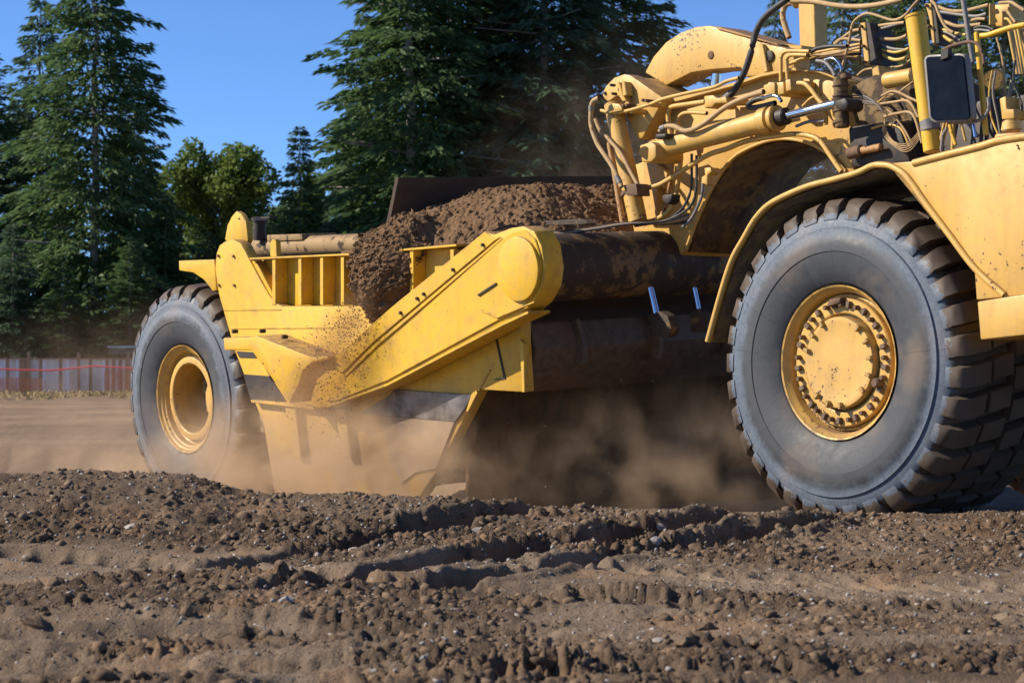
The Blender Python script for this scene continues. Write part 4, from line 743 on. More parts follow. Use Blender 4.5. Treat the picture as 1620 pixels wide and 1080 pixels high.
('hose','wire','T',[(-0.904,1.05,2.916),(-0.746,1.05,2.903),(-0.616,1.05,2.864),(-0.523,1.05,2.775)],0.005,'black_rubber',None),
('hose','wire','T',[(-0.886,1.05,2.905),(-0.746,1.05,2.883),(-0.602,1.05,2.852),(-0.523,1.05,2.775)],0.005,'grey_hose',None),
('hose','wire','T',[(-0.869,1.05,2.895),(-0.746,1.05,2.863),(-0.588,1.05,2.84),(-0.523,1.05,2.775)],0.005,'black_rubber',None),
('hose','wire','T',[(-0.547,1.1,2.872),(-0.419,1.1,2.924),(-0.293,1.1,2.981)],0.007,'tan_hose',None),
('hose','hose','T',[(0.304,0.75,2.58),(0.269,0.75,2.539),(0.259,0.75,2.49),(0.251,0.75,2.435)],0.012,'grey_hose',None),
('hose','pipe','T',[(0.326,0.75,2.6),(0.34,0.75,2.544),(0.375,0.75,2.459)],0.013,'yellow_paint',None),
('hose','hose','T',[(0.561,0.7,2.63),(0.572,0.7,2.548),(0.582,0.7,2.493)],0.011,'chrome',None),
('cyl','breather_cap','T',(1.08,0.45,2.471),(1.077,0.45,2.539),0.068,0.056,'tan_paint',None),
('plate','transmission_housing','T',1.35,2.1,[(-1.118,3.057),(-0.902,3.114),(-0.483,3.061),(-0.366,2.914),(-0.366,2.412),(-1.118,2.359)],'grime_shade_paint',0.03,None),
('plate','pump_body','T',1.15,1.4,[(-0.966,2.728),(-0.485,2.731),(-0.368,2.418),(-0.935,2.423)],'dark_steel',0.03,None),
('cyl','drive_shaft','T',(-0.865,1.1,2.53),(-0.589,1.1,2.546),0.027,0.027,'rusty_pipe',None),
('cyl','shaft_flange','T',(-0.901,1.1,2.522),(-0.777,1.1,2.534),0.043,0.043,'rust',None),
('plate','engine_block','T',1.2,2.2,[(-0.068,2.807),(0.898,2.821),(0.898,2.026),(-0.181,2.089),(-0.181,2.708)],'dark_steel',0.03,None),
('hose','hose','T',[(0.135,1.06,3.063),(0.135,1.06,2.911),(0.106,1.06,2.741),(0.093,1.06,2.547)],0.013,'tan_paint',None),
('hose','hose','T',[(0.147,1.032,2.984),(0.133,1.032,2.834),(0.12,1.032,2.662),(0.112,1.032,2.468)],0.013,'yellow_hose',None),
('hose','hose','T',[(0.558,1.11,2.903),(0.536,1.11,2.756),(0.554,1.11,2.585),(0.621,1.11,2.389)],0.013,'grey_hose',None),
('hose','hose','T',[(0.002,1.071,2.991),(0.032,1.071,2.835),(0.031,1.071,2.661),(-0.02,1.071,2.469)],0.008,'tan_paint',None),
('hose','hose','T',[(0.58,1.115,3.035),(0.569,1.115,2.888),(0.639,1.115,2.712),(0.585,1.115,2.526)],0.008,'black_rubber',None),
('hose','hose','T',[(0.475,1.006,2.965),(0.449,1.006,2.819),(0.47,1.006,2.648),(0.573,1.006,2.449)],0.007,'yellow_hose',None),
('hose','hose','T',[(0.715,1.101,2.933),(0.741,1.101,2.784),(0.772,1.101,2.613),(0.689,1.101,2.431)],0.007,'tan_hose',None),
('hose','hose','T',[(0.432,1.095,2.976),(0.409,1.095,2.829),(0.449,1.095,2.654),(0.489,1.095,2.459)],0.008,'grey_hose',None),
('hose','hose','T',[(0.043,1.036,3.078),(0.024,1.036,2.928),(0.115,1.036,2.745),(0.108,1.036,2.551)],0.009,'tan_hose',None),
('hose','hose','T',[(0.195,1.043,3.068),(0.19,1.043,2.918),(0.154,1.043,2.749),(0.325,1.043,2.54)],0.012,'grey_hose',None),
('hose','hose','T',[(-0.116,1.141,3.064),(-0.052,1.141,2.904),(-0.041,1.141,2.728),(-0.091,1.141,2.535)],0.011,'tan_paint',None),
('hose','hose','T',[(0.113,1.144,3.057),(0.118,1.144,2.905),(0.08,1.144,2.734),(0.132,1.144,2.534)],0.009,'tan_paint',None),
('hose','hose','T',[(-0.668,1.107,2.801),(-0.549,1.107,2.809),(-0.402,1.107,2.674),(-0.315,1.107,2.548)],0.008,'tan_hose',None),
('hose','hose','T',[(-0.645,1.118,2.867),(-0.526,1.118,2.915),(-0.38,1.118,2.855),(-0.293,1.118,2.796)],0.006,'tan_paint',None),
('hose','hose','T',[(-0.545,1.079,2.754),(-0.428,1.079,2.767),(-0.283,1.079,2.747),(-0.197,1.079,2.539)],0.011,'tan_hose',None),
('hose','hose','T',[(-0.578,1.075,2.848),(-0.46,1.075,2.849),(-0.315,1.075,2.84),(-0.228,1.075,2.722)],0.01,'tan_hose',None),
('hose','hose','T',[(-0.565,1.073,2.903),(-0.448,1.073,2.925),(-0.302,1.073,2.862),(-0.216,1.073,2.824)],0.01,'tan_hose',None),
('hose','hose','T',[(-0.724,1.146,2.691),(-0.604,1.146,2.706),(-0.457,1.146,2.672),(-0.369,1.146,2.534)],0.009,'tan_paint',None),
('hose','hose','T',[(-0.629,1.142,2.898),(-0.511,1.142,2.926),(-0.365,1.142,2.759),(-0.278,1.142,2.665)],0.007,'black_rubber',None),
('plate','radiator_guard','T',1.0,1.15,[(0.537,2.774),(0.592,2.785),(0.599,2.697),(0.66,2.692),(0.66,2.626),(0.558,2.63)],'tan_paint',0.01,None),
('cyl','filter_canister','T',(-0.371,1.2,3.037),(-0.636,1.2,3.028),0.059,0.059,'tan_paint',None),
('hose','fender_lip','T',[(-1.221,0.0,1.16),(-1.094,0.0,1.484),(-0.983,0.0,1.72),(-0.864,0.0,1.869),(-0.746,0.0,2.003),(-0.592,0.0,2.098),(-0.289,0.0,2.181),(-0.032,0.0,2.215),(0.182,0.0,2.246),(0.306,0.0,2.281),(0.393,0.0,2.281),(0.479,0.0,2.264),(0.581,0.0,2.209),(0.657,0.0,2.132),(0.749,0.0,2.023),(0.947,0.0,1.808),(1.156,0.0,1.584),(1.384,0.0,1.412)],0.022,'tan_paint',None),
('plate','fender','T',0.01,1.0,[(-1.215,1.16),(-1.094,1.47),(-0.983,1.713),(-0.864,1.862),(-0.747,1.992),(-0.592,2.087),(-0.29,2.171),(-0.033,2.205),(0.182,2.236),(0.3,2.27),(0.384,2.272),(0.466,2.254),(0.564,2.199),(0.64,2.124),(0.732,2.015),(0.93,1.799),(1.14,1.575),(1.129,1.586),(0.919,1.811),(0.721,2.027),(0.628,2.136),(0.552,2.211),(0.454,2.266),(0.371,2.284),(0.288,2.282),(0.17,2.249),(-0.045,2.218),(-0.303,2.184),(-0.605,2.1),(-0.76,2.005),(-0.878,1.876),(-0.997,1.727),(-1.108,1.483),(-1.23,1.173)],'tan_paint',0.002,None),
('sheet','fender_shade_liner','T',0.02,0.99,[(-1.187,1.155),(-1.065,1.465),(-0.955,1.708),(-0.836,1.857),(-0.727,1.979),(-0.573,2.074),(-0.271,2.158),(-0.014,2.193),(0.2,2.223),(0.318,2.257),(0.386,2.26),(0.468,2.243),(0.566,2.188),(0.642,2.113),(0.734,2.004),(0.932,1.788),(1.142,1.564)],'grime_shade_paint'),  # dark lining added to paint the shade inside the fender, some mud
('plate','side_panel','T',0.005,0.05,[(0.397,2.29),(0.653,2.285),(1.056,2.331),(1.648,2.395),(1.782,2.392),(1.782,1.421),(1.388,1.402),(1.16,1.389),(1.144,1.584),(0.943,1.815),(0.745,2.03),(0.653,2.139),(0.577,2.216),(0.483,2.272)],'tan_paint',0.01,None),
('hose','panel_cap','T',[(0.653,0.01,2.273),(0.857,0.01,2.299),(1.18,0.01,2.337),(1.337,0.01,2.362),(1.553,0.01,2.371),(1.778,0.01,2.38)],0.025,'tan_paint',None),
('plate','deck','T',0.03,1.3,[(0.636,2.283),(1.035,2.334),(1.763,2.389),(1.763,2.377),(1.035,2.319),(0.636,2.267)],'tan_paint',0.003,None),
('plate','step_box','T',-0.12,0.5,[(1.267,1.375),(1.878,1.433),(1.878,1.182),(1.292,1.139)],'tan_paint',0.012,None),
('bolt','bolt','T',(1.479,0.005,2.32),0.007,0.01,'dark_steel',None),
('bolt','bolt','T',(1.487,0.005,2.302),0.007,0.01,'dark_steel',None),
('bolt','bolt','T',(1.378,0.005,2.368),0.007,0.01,'dark_steel',None),
('plate','tractor_frame','T',1.1,2.3,[(-1.2,0.75),(2.6,0.75),(2.6,1.5),(-1.2,1.5)],'dark_steel',0.03,None),
('plate','front_axle','T',0.4,3.0,[(-0.2,0.8),(0.2,0.8),(0.2,1.2),(-0.2,1.2)],'dark_steel',0.03,None),
('plate','fender_far','T',2.45,3.4,[(-1.2,1.2),(-0.7,2.0),(0,2.35),(0.7,2.3),(1.3,1.6),(1.26,1.55),(0.68,2.24),(0,2.29),(-0.66,1.95),(-1.15,1.15)],'tan_paint',0.004,None),
('plate','hood','T',0.05,3.35,[(1.25,1.2),(3.2,1.3),(3.2,2.3),(1.25,2.42)],'tan_paint',0.03,None)]
# ------------------------------------------------------------------ the motor scraper
ROLL = math.radians(3.5)
root = empty('motor_scraper', tuple(ORG)); root.rotation_euler = (0, 0, math.atan2(FWD[1], FWD[0]))
tag(root, 'yellow motor scraper with a heaped bowl cutting through the dirt', 'scraper')
PARENT = {'arm_face_plate': 'draft_arm', 'arm_rail': 'draft_arm', 'arm_top_strip': 'draft_arm', 'pivot_disc': 'draft_arm', 'arm_weld_bar': 'draft_arm', 'arm_lower_flange': 'draft_arm',
          'seam_strip': 'bowl_side', 'rivet': 'bowl_side', 'recess_shade_plate': 'bowl_side', 'weld_line': 'bowl_side', 'front_lip': 'bowl_side', 'gusset': 'bowl_side', 'lower_ledge': 'bowl_side', 'rib': 'rib_backing', 'diagonal_brace': 'rib_backing',
          'exhaust_cap': 'exhaust_stub', 'cap_flap': 'exhaust_stub', 'bracket_lug': 'hitch_bracket', 'bracket_web': 'hitch_bracket', 'cylinder_head': 'steering_cylinder', 'cylinder_gland': 'steering_cylinder', 'cylinder_rod': 'steering_cylinder', 'cylinder_clevis': 'steering_cylinder', 'clevis_pin': 'steering_cylinder',
          'lever_boss': 'lever_arm', 'lever_hole': 'lever_arm', 'lever_cheek': 'lever_arm', 'lever_rib': 'lever_arm', 'lever_top': 'lever_arm', 'stack_rim': 'stack_pipe', 'stack_clamp': 'stack_pipe', 'mirror_glass': 'mirror_frame', 'mirror_clip': 'mirror_frame', 'mirror_bracket': 'mirror_frame',
          'arch_lip': 'gooseneck', 'gooseneck_web': 'gooseneck', 'top_flange_beam': 'gooseneck', 'lift_cylinder_cap': 'lift_cylinder', 'cylinder_band': 'lift_cylinder', 'fender_lip': 'fender', 'panel_cap': 'side_panel', 'handrail': 'handrail_post', 'trunnion_cap': 'trunnion_block', 'trunnion_band': 'trunnion_block', 'rod_eye': 'trunnion_block', 'shaft_flange': 'drive_shaft', 'bracket_side': 'hose_bracket', 'bracket_foot': 'hose_bracket'}
made = {}
def add_part(name, me, fr, mat, smooth=None):
    par = made.get(PARENT.get(name)); o = link(name, me, mat, par if par is not None else root, smooth)
    if par is None and fr == 'S': o.rotation_euler = (ROLL, 0, 0)
    if name not in made: made[name] = o
    return o
def plate_me(name, pts, v0, v1, bev):
    bm = bmesh.new(); a = [bm.verts.new((u, v0, w)) for u, w in pts]
    try: f = bm.faces.new(a)
    except ValueError: bm.free(); return None
    r = bmesh.ops.extrude_face_region(bm, geom=[f]); vs = [e for e in r['geom'] if isinstance(e, bmesh.types.BMVert)]
    bmesh.ops.translate(bm, verts=vs, vec=(0, v1-v0, 0)); bmesh.ops.recalc_face_normals(bm, faces=bm.faces)
    if bev > 0: bmesh.ops.bevel(bm, geom=[e for e in bm.edges if e.calc_face_angle(0) > .5], offset=bev, segments=2 if bev > .006 else 1, profile=.5, affect='EDGES', clamp_overlap=True)
    bmesh.ops.triangulate(bm, faces=[f for f in bm.faces if len(f.verts) > 4])
    return from_bm(bm, name)
def spline(pts, sub=5):
    P = np.array(pts, float)
    if len(P) < 3: return P
    Q = np.vstack([2*P[0]-P[1], P, 2*P[-1]-P[-2]]); out = []
    for i in range(1, len(Q)-2):
        for k in range(sub):
            t = k/sub; a, b, c_, e = Q[i-1], Q[i], Q[i+1], Q[i+2]
            out.append(.5*((2*b)+(-a+c_)*t+(2*a-5*b+4*c_-e)*t*t+(-a+3*b-3*c_+e)*t**3))
    out.append(P[-1]); return np.array(out)
def cyl_me(name, a, b, r1, r2, seg=28, bev=.006):
    a = Vector(a); b = Vector(b); dd = b-a; bm = bmesh.new()
    bmesh.ops.create_cone(bm, cap_ends=True, segments=seg, radius1=r1, radius2=r2, depth=dd.length, matrix=Matrix.Translation((a+b)/2) @ dd.to_track_quat('Z', 'X').to_matrix().to_4x4())
    bmesh.ops.bevel(bm, geom=[e for e in bm.edges if e.calc_face_angle(0) > 1.0], offset=min(bev, dd.length*.3), segments=2, affect='EDGES', clamp_overlap=True)
    return from_bm(bm, name)
bolt_cache = {}
last_plate = None
for P in PARTS:
    kind, name, fr = P[:3]
    if kind == 'plate':
        me = plate_me(name, P[5], P[3], P[4], P[7])
        if me: last_plate = add_part(name, me, fr, P[6], .6)
    elif kind == 'sheet':
        n_ = len(P[5]); V = np.array([(u, v, w) for v in (P[3], P[4]) for u, w in P[5]]); F = np.array([[i, i+1, n_+i+1, n_+i] for i in range(n_-1)])
        o = add_part(name, from_np(name, V, F), fr, P[6]); md = o.modifiers.new('thickness', 'SOLIDIFY'); md.thickness = .004; md.offset = 0
    elif kind == 'hose':
        pts = spline(P[3]); V, F = tube_np(pts, [P[4]]*len(pts), 10); add_part(name, from_np(name, V, F), fr, P[5], 9)
    elif kind == 'cyl':
        add_part(name, cyl_me(name, P[3], P[4], P[5], P[6]), fr, P[7], .6)
    elif kind == 'bolt':
        key = (P[4], P[5], P[6])
        if key not in bolt_cache:
            bolt_cache[key] = cyl_me('bolt', (0, -P[5], 0), (0, .005, 0), P[4], P[4], 6, .003); bolt_cache[key].materials.append(M[P[6]])
        o = bpy.data.objects.new(name, bolt_cache[key]); COL.objects.link(o); par = last_plate if name != 'rivet' else made.get('bowl_side')
        if par is None or par.parent != root: par = par.parent if par is not None else root
        o.parent = par; o.location = P[3]
        if par == root and fr == 'S': o.matrix_local = Matrix.Rotation(ROLL, 4, 'X') @ Matrix.Translation(P[3])

# wheels ---------------------------------------------------------------
def revolve(profile, seg=96):
    """profile: (lateral v, radius)"""
    n = len(profile); V = []; F = []
    for j in range(seg):
        a = j*2*math.pi/seg
        for v, r in profile: V.append((r*math.cos(a), v, r*math.sin(a)))
    for j in range(seg):
        for i in range(n-1):
            F.append([j*n+i, j*n+i+1, ((j+1) % seg)*n+i+1, ((j+1) % seg)*n+i])
    return np.array(V), np.array(F)
TW = .94
def tyre_me(lugs, depth, duty, worn=0.0):
    half = [(.07, .47), (.03, .50), (.0, .535), (-.03, .60), (-.052, .68), (-.056, .715), (-.062, .72), (-.062, .76), (-.054, .81), (-.05, .815), (-.048, .862), (-.034, .868), (-.026, .905), (-.004, .945), (.035, .975), (.09, 1.05-depth), (.28, 1.055-depth), (.47, 1.06-depth)]
    prof = half+[(TW-v, r) for v, r in half[::-1][1:]]
    V, F = revolve(prof, 132); Vs = [V]; Fs = [F]; off = len(V); p = 2*math.pi/lugs; rr = random.Random(lugs)
    for side in (0, 1):
        for k in range(lugs):
            a = (k+.5*side)*p
            for rows in ((( -.028, .915, .92, 0), (-.012, .955, .985, .0), (.02, .975, 1.022, .02), (.06, .975, 1.045, .05), (.13, .975, 1.05, .10), (.235, .975, 1.052, .20)), ((.265, .975, 1.052, .25), (.36, .98, 1.055, .36), (.455, .98, 1.055, .44))):
                vv = []
                for (v, rb, rt, sk) in rows:
                    hw = p*duty*.5*(1 if v > 0 else .92); j = rr.uniform(-.006, .006)
                    for da, r in ((-hw*1.06, rb), (-hw*.92, rt+j-worn*max(0, rt-.97)), (hw*.92, rt+j-worn*max(0, rt-.97)), (hw*1.06, rb)):
                        an = a+da+sk*p*(1 if side == 0 else -1)*1.1; v_ = v if side == 0 else TW-v
                        vv.append((r*math.cos(an), v_, r*math.sin(an)))
                m = len(rows); ff = [[i*4+q, i*4+q+1, (i+1)*4+q+1, (i+1)*4+q] for i in range(m-1) for q in range(3)]+[[0, 1, 2, 3], [(m-1)*4+3, (m-1)*4+2, (m-1)*4+1, (m-1)*4]]
                Vs.append(np.array(vv)); Fs.append(np.array(ff)+off); off += len(vv)
    V = np.concatenate(Vs); r_ = np.hypot(V[:, 0], V[:, 2]); f_ = (r_+np.clip(r_-.56, 0, 1)*.08)/r_; V[:, 0] *= f_; V[:, 2] *= f_
    me = from_np('tyre', V, np.concatenate(Fs))
    bm = bmesh.new(); bm.from_mesh(me); bmesh.ops.recalc_face_normals(bm, faces=bm.faces); bm.to_mesh(me); bm.free(); return me
def ring(name, prof, par, mat, seg=72, sm=.5):
    V, F = revolve(prof, seg); return link(name, from_np(name, V, F), mat, par, sm)
def wheel(name, u, w, fr, kind, spin, label, far=False):
    e = empty(name); e.parent = root
    mt = Matrix.Translation((u, 0 if not far else 3.4, w)); mt = mt @ Matrix.Rotation(math.pi, 4, 'Z') if far else mt
    e.matrix_local = (Matrix.Rotation(ROLL, 4, 'X') if fr == 'S' else Matrix()) @ mt @ Matrix.Rotation(spin, 4, 'Y'); e['label'] = label
    ty = link('tyre', TY[kind], None, e, .7)
    if kind == 'front':
        ring('rim', [(.075, .47), (.02, .495), (.0, .512), (.004, .50), (.03, .485), (.045, .47), (.05, .468), (.13, .456), (.15, .445), (.15, .43), (.10, .43), (.10, .30), (.10, .0)], e, 'tan_paint')
        ring('hub_flange', [(.11, .428), (.06, .426), (.052, .418), (.052, .335), (.058, .325), (.09, .32)], e, 'tan_paint')
        ring('lock_ring', [(.14, .455), (.09, .452), (.085, .442), (.09, .433), (.14, .43)], e, 'rust_spot_paint')
        ring('hub_cover', [(.09, .308), (.03, .306), (.015, .298), (.012, .275), (.016, .26), (.014, .15), (.012, .001)], e, 'hub_paint')
        for k in range(34):
            a = k*2*math.pi/34+.03*random.uniform(-1, 1); q = bpy.data.objects.new('wheel_nut', NUT if k % 2 else NUT2); COL.objects.link(q); q.parent = e
            q.location = (.385*math.cos(a), .056, .385*math.sin(a)); q.rotation_euler = (0, -a, 0)
        for k in range(16):
            if k in (3, 4, 8, 9, 13): continue
            a = k*2*math.pi/16+.2; q = bpy.data.objects.new('cover_bolt', NUT3); COL.objects.link(q); q.parent = e
            q.location = (.288*math.cos(a), .016, .288*math.sin(a)); q.rotation_euler = (0, -a, 0)
        q = link('drain_plug', cyl_me('drain_plug', (.345, .06, -.10), (.345, -.01, -.10), .035, .03, 14), 'rust', e, .6)
        q = link('clamp_wedge', plate_me('clamp_wedge', [(-.14, .355), (-.02, .39), (-.01, .43), (-.11, .41)], -.0, .06, .008), 'rust', e, .6)
    else:
        ring('rim', [(.075, .47), (.02, .495), (-.004, .512), (.0, .50), (.02, .488), (.03, .47), (.045, .462), (.055, .445), (.10, .43), (.115, .41), (.11, .40), (.075, .395), (.07, .385), (.07, .34), (.078, .33), (.12, .328), (.42, .325), (.42, .0)], e, 'tan_paint')
        link('hub_lobe', plate_me('hub_lobe', [(.335, -.16), (.29, -.15), (.255, -.10), (.24, -.02), (.245, .06), (.28, .12), (.335, .15), (.36, 0)], .085, .11, .006), 'tan_paint', e, .6).rotation_euler = (0, -spin, 0)
    return e
TY = {'front': tyre_me(33, .075, .70), 'rear': tyre_me(28, .075, .74, .12)}
TY['front'].materials.append(M['tyre_rubber']); TY['rear'].materials.append(M['tyre_rubber_worn'])
NUT = cyl_me('nut', (0, .01, 0), (0, -.045, 0), .019, .017, 6, .003); NUT.materials.append(M['rust'])
NUT2 = plate_me('nut', [(-.022, -.017), (.024, -.017), (.024, .017), (-.022, .017)], .01, -.034, .005); NUT2.materials.append(M['dirty_steel'])
NUT3 = plate_me('bolt', [(-.024, -.013), (.022, -.013), (.022, .013), (-.024, .013)], .01, -.03, .004); NUT3.materials.append(M['rust_spot_paint'])
wheel('front_wheel', 0, 1.008, 'T', 'front', .1, 'deep-lugged front wheel with a scuffed blue-grey sidewall')
wheel('rear_wheel', -8.28, .704, 'S', 'rear', .4, 'worn rear wheel with a hollow dusty hub')
wheel('front_wheel', 0, 1.008, 'T', 'front', .7, 'front wheel on the far side of the tractor', True)
wheel('rear_wheel', -8.28, .704, 'S', 'rear', .9, 'rear wheel on the far side of the bowl', True)

# ------------------------------------------------------------------ load of soil in the bowl
MW = Matrix.Translation(Vector(ORG)) @ Matrix.Rotation(math.atan2(FWD[1], FWD[0]), 4, 'Z') @ Matrix.Rotation(ROLL, 4, 'X')
def heap_w(u, v):
    crest = np.interp(u, [-6.2, -5.7, -5.2, -4.6, -4.1, -3.8, -3.45], [2.15, 2.28, 2.38, 2.44, 2.42, 2.27, 1.98])
    side = np.interp(u, [-6.2, -5.8, -5.4, -4.95, -4.5, -4.1, -3.8, -3.45], [1.7, 1.9, 2.06, 2.2, 2.27, 2.22, 2.1, 1.8])
    k = smooth01(v/1.15)*smooth01((3.3-v)/1.0); w = side+(crest-side)*k
    out = smooth01((u+5.6)/.15)*smooth01((-4.4-u)/.35); w = w-(1-out)*np.maximum(w-1.95, 0)*(1-smooth01((v-.06)/.55))
    w = w+(fbm(u*2, v*2, 3, 51)-.5)*.12+(billow(u*5, v*5, 3, 52)-.4)*.07+(billow(u*15, v*15, 2, 53)-.4)*.035+(billow(u*42, v*42, 2, 54)-.4)*.025
    return w
nu, nv = 330, 400
uu = np.linspace(-6.0, -3.45, nu); vv = np.linspace(.075, 3.2, nv); U, Vv = np.meshgrid(uu, vv, indexing='ij'); W = heap_w(U, Vv); W[:, 0] = 1.2
idx = np.arange(nu*nv).reshape(nu, nv); Fq = np.stack([idx[:-1, :-1], idx[1:, :-1], idx[1:, 1:], idx[:-1, 1:]], -1).reshape(-1, 4)
# front face of the load, sloping down to the cutting edge
nf = 120; ff = np.linspace(0, 1, nf)[1:]; e0 = W[-1]; FW = e0[None, :]+(-.6-e0[None, :])*ff[:, None]; FU = -3.45-.25*np.sin(ff*3.0)[:, None]-.6*ff[:, None]+(billow(np.repeat(vv[None, :], nf-1, 0)*5, FW*5, 3, 57)-.5)*.12
allv = np.concatenate([np.stack([U, Vv, W], -1).reshape(-1, 3), np.stack([FU, np.repeat(vv[None, :], nf-1, 0), FW], -1).reshape(-1, 3)])
rows = np.concatenate([idx[-1:], (nu*nv+np.arange((nf-1)*nv)).reshape(nf-1, nv)]); F2 = np.stack([rows[:-1, :-1], rows[1:, :-1], rows[1:, 1:], rows[:-1, 1:]], -1).reshape(-1, 4)
o = link('soil_load', from_np('soil_load', allv, np.concatenate([Fq, F2])), 'heap_soil', smooth=9); o.matrix_world = MW
tag(o, 'heaped load of loose brown soil filling the scraper bowl', 'soil')
# soil spilling over the near side of the bowl
na, nb = 150, 190; aa = np.linspace(0, 1, na); bb = np.linspace(0, 1, nb); A, Bq = np.meshgrid(aa, bb, indexing='ij')
lo_w = 1.21+.9*np.abs(A-.55)**1.3+.16*fbm(A*9, A*0, 3, 3); top_w = heap_w(-5.42+1.0*A, A*0+.08)+.02
ww = top_w+(lo_w-top_w)*Bq; uS = -5.42+1.0*A+(.06-.12*A)*2*Bq+.05*(fbm(A*4, Bq*4, 2, 6)-.5)
vS = .09-.33*np.sin(np.clip(Bq*1.7, 0, 1)*1.57)*np.sin(np.pi*np.clip(A*.94+.03, 0, 1))**.5+.22*np.clip(Bq-.7, 0, 1)*2.2-(billow(A*6, Bq*7, 3, 61)-.4)*.09-(billow(A*19, Bq*22, 2, 62)-.4)*.05-(billow(A*45, Bq*50, 1, 63)-.4)*.02
idx = np.arange(na*nb).reshape(na, nb); Fq = np.stack([idx[:-1, :-1], idx[:-1, 1:], idx[1:, 1:], idx[1:, :-1]], -1).reshape(-1, 4)
o = link('soil_spill', from_np('soil_spill', np.stack([uS, vS, ww], -1).reshape(-1, 3), Fq), 'heap_soil', smooth=9); o.matrix_world = MW
tag(o, 'lumpy brown soil spilling over the ribbed side of the bowl', 'soil')
def cloud_lumps(name, n, fn, smin, smax, mat, label, cat, pw=2.5):
    pts = []; sz = []
    while len(pts) < n:
        p = fn()
        if p is None: continue
        pts.append(np.array(MW @ Vector(p))); sz.append(smin+(smax-smin)*random.random()**pw)
    o = scatter(name, pts, sz, lo, mat, rot=False); tag(o, label, cat, kind='stuff')
def heap_pt():
    u = random.uniform(-5.9, -3.2); v = random.uniform(.08, 1.9); return (u, v, float(heap_w(np.array([u]), np.array([v]))[0]))
cloud_lumps('loose_clods', 3200, heap_pt, .006, .045, 'heap_soil', 'loose clods resting on the heaped soil load', 'soil', 5)
def spill_pt():
    i = random.randrange(na); j = random.randrange(nb); return (uS[i, j], vS[i, j]-.005, ww[i, j])
cloud_lumps('spilling_clods', 900, spill_pt, .006, .032, 'heap_soil', 'clods rolling down with the soil spill', 'soil', 3)
def fall_pt():
    t = random.random()**1.2; u = -4.85+random.gauss(0, .12+.22*t)-.75*t; return (u, -.30-abs(random.gauss(0, .10)), 1.5-.85*t+random.gauss(0, .06+.12*t))
cloud_lumps('falling_crumbs', 2600, fall_pt, .002, .012, 'clod_soil', 'crumbs of soil falling past the draft arm', 'soil', 3)
def fly_pt(): return (random.uniform(-6.4, -1.2), random.uniform(-1.0, 2.0), random.uniform(-.1, 1.0)*random.random()+.1)
cloud_lumps('flying_grit', 260, fly_pt, .003, .008, 'stone_pale', 'grit flying in the dust under the gooseneck', 'grit', 3)

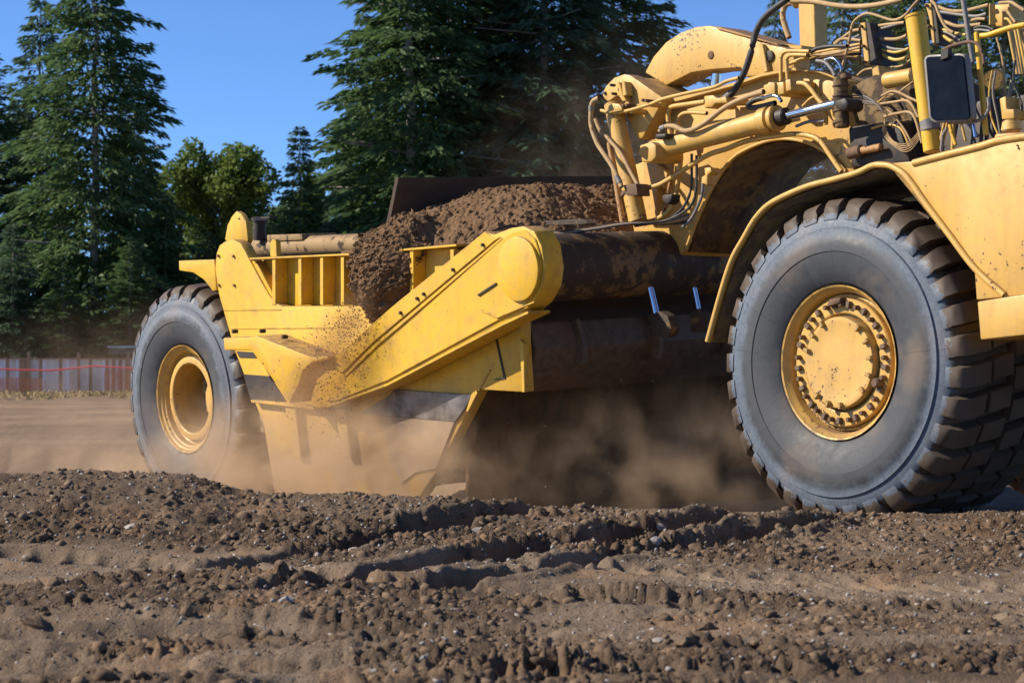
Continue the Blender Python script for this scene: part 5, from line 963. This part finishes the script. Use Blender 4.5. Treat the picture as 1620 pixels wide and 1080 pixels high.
# ------------------------------------------------------------------ airborne dust
def dust_mat(nm, colr, lo_=.46):
    m = bpy.data.materials.new(nm); m.use_nodes = True; n = m.node_tree.nodes; l = m.node_tree.links
    n.remove(n['Principled BSDF']); pv = n.new('ShaderNodeVolumePrincipled'); l.new(pv.outputs[0], n['Material Output'].inputs['Volume'])
    tc = n.new('ShaderNodeTexCoord'); oi = n.new('ShaderNodeObjectInfo')
    ln = n.new('ShaderNodeVectorMath'); ln.operation = 'LENGTH'; l.new(tc.outputs['Object'], ln.inputs[0])
    fall = n.new('ShaderNodeMapRange'); fall.interpolation_type = 'SMOOTHSTEP'; fall.inputs['From Min'].default_value = 1.0; fall.inputs['From Max'].default_value = .1
    l.new(ln.outputs['Value'], fall.inputs['Value'])
    geo = n.new('ShaderNodeNewGeometry'); ns = n.new('ShaderNodeTexNoise'); ns.inputs['Scale'].default_value = 2.5; ns.inputs['Detail'].default_value = 5; ns.inputs['Distortion'].default_value = .6; l.new(geo.outputs['Position'], ns.inputs['Vector'])
    nr = n.new('ShaderNodeMapRange'); nr.inputs['From Min'].default_value = lo_; nr.inputs['From Max'].default_value = .68; l.new(ns.outputs['Fac'], nr.inputs['Value'])
    sepc = n.new('ShaderNodeSeparateColor'); l.new(oi.outputs['Color'], sepc.inputs[0])
    m1 = n.new('ShaderNodeMath'); m1.operation = 'MULTIPLY'; l.new(fall.outputs[0], m1.inputs[0]); l.new(nr.outputs[0], m1.inputs[1])
    m2 = n.new('ShaderNodeMath'); m2.operation = 'MULTIPLY'; l.new(m1.outputs[0], m2.inputs[0]); l.new(sepc.outputs[0], m2.inputs[1])
    l.new(m2.outputs[0], pv.inputs['Density']); pv.inputs['Color'].default_value = colr; pv.inputs['Anisotropy'].default_value = .2
    return m
DM = dust_mat('airborne_dust', (.80, .58, .38, 1)); DM2 = dust_mat('falling_soil', (.50, .31, .17, 1), .22); bm = bmesh.new(); bmesh.ops.create_icosphere(bm, subdivisions=3, radius=1); DME = from_bm(bm, 'dust_cloud'); DME.materials.append(DM); DME2 = DME.copy(); DME2.materials.clear(); DME2.materials.append(DM2)
# (u, v, w, half length, half width, half height, density)
for (u, v, w, a, b, c_, dn, tilt, lab) in ((-5.5, -.7, .2, 1.9, 1.2, .85, 2.7, 0, 'thick tan dust boiling up along the bowl side'), (-7.4, -.8, .2, 1.6, 1.2, .7, 1.2, 0, 'tan dust drifting round the rear wheel'),
                                    (-4.1, -.6, .15, 1.4, 1.1, .85, 2.1, 0, 'tan dust thrown up by the cutting edge'), (-5.2, -.45, 1.06, 1.0, .26, .34, 6.5, -.72, 'dusty streak of soil falling along the draft arm'), (-2.3, .9, .25, 1.9, 1.6, .8, .9, 0, 'thin brown dust under the gooseneck'),
                                    (-5.5, 4.8, 2.4, 4.5, 2.5, 2.3, .16, 0, 'smoky dust rising behind the bowl'), (-11, 2.0, .6, 4.5, 4.0, 1.3, .16, 0, 'low dust trailing behind the machine')):
    o = bpy.data.objects.new('dust_cloud', DME2 if 'streak' in lab else DME); COL.objects.link(o); o.color = (dn, 0, 0, 1)
    o.matrix_world = MW @ Matrix.Translation((u, v, w)) @ Matrix.Rotation(tilt, 4, 'Y') @ Matrix.Diagonal((a, b, c_, 1)); tag(o, lab, 'dust', kind='stuff')
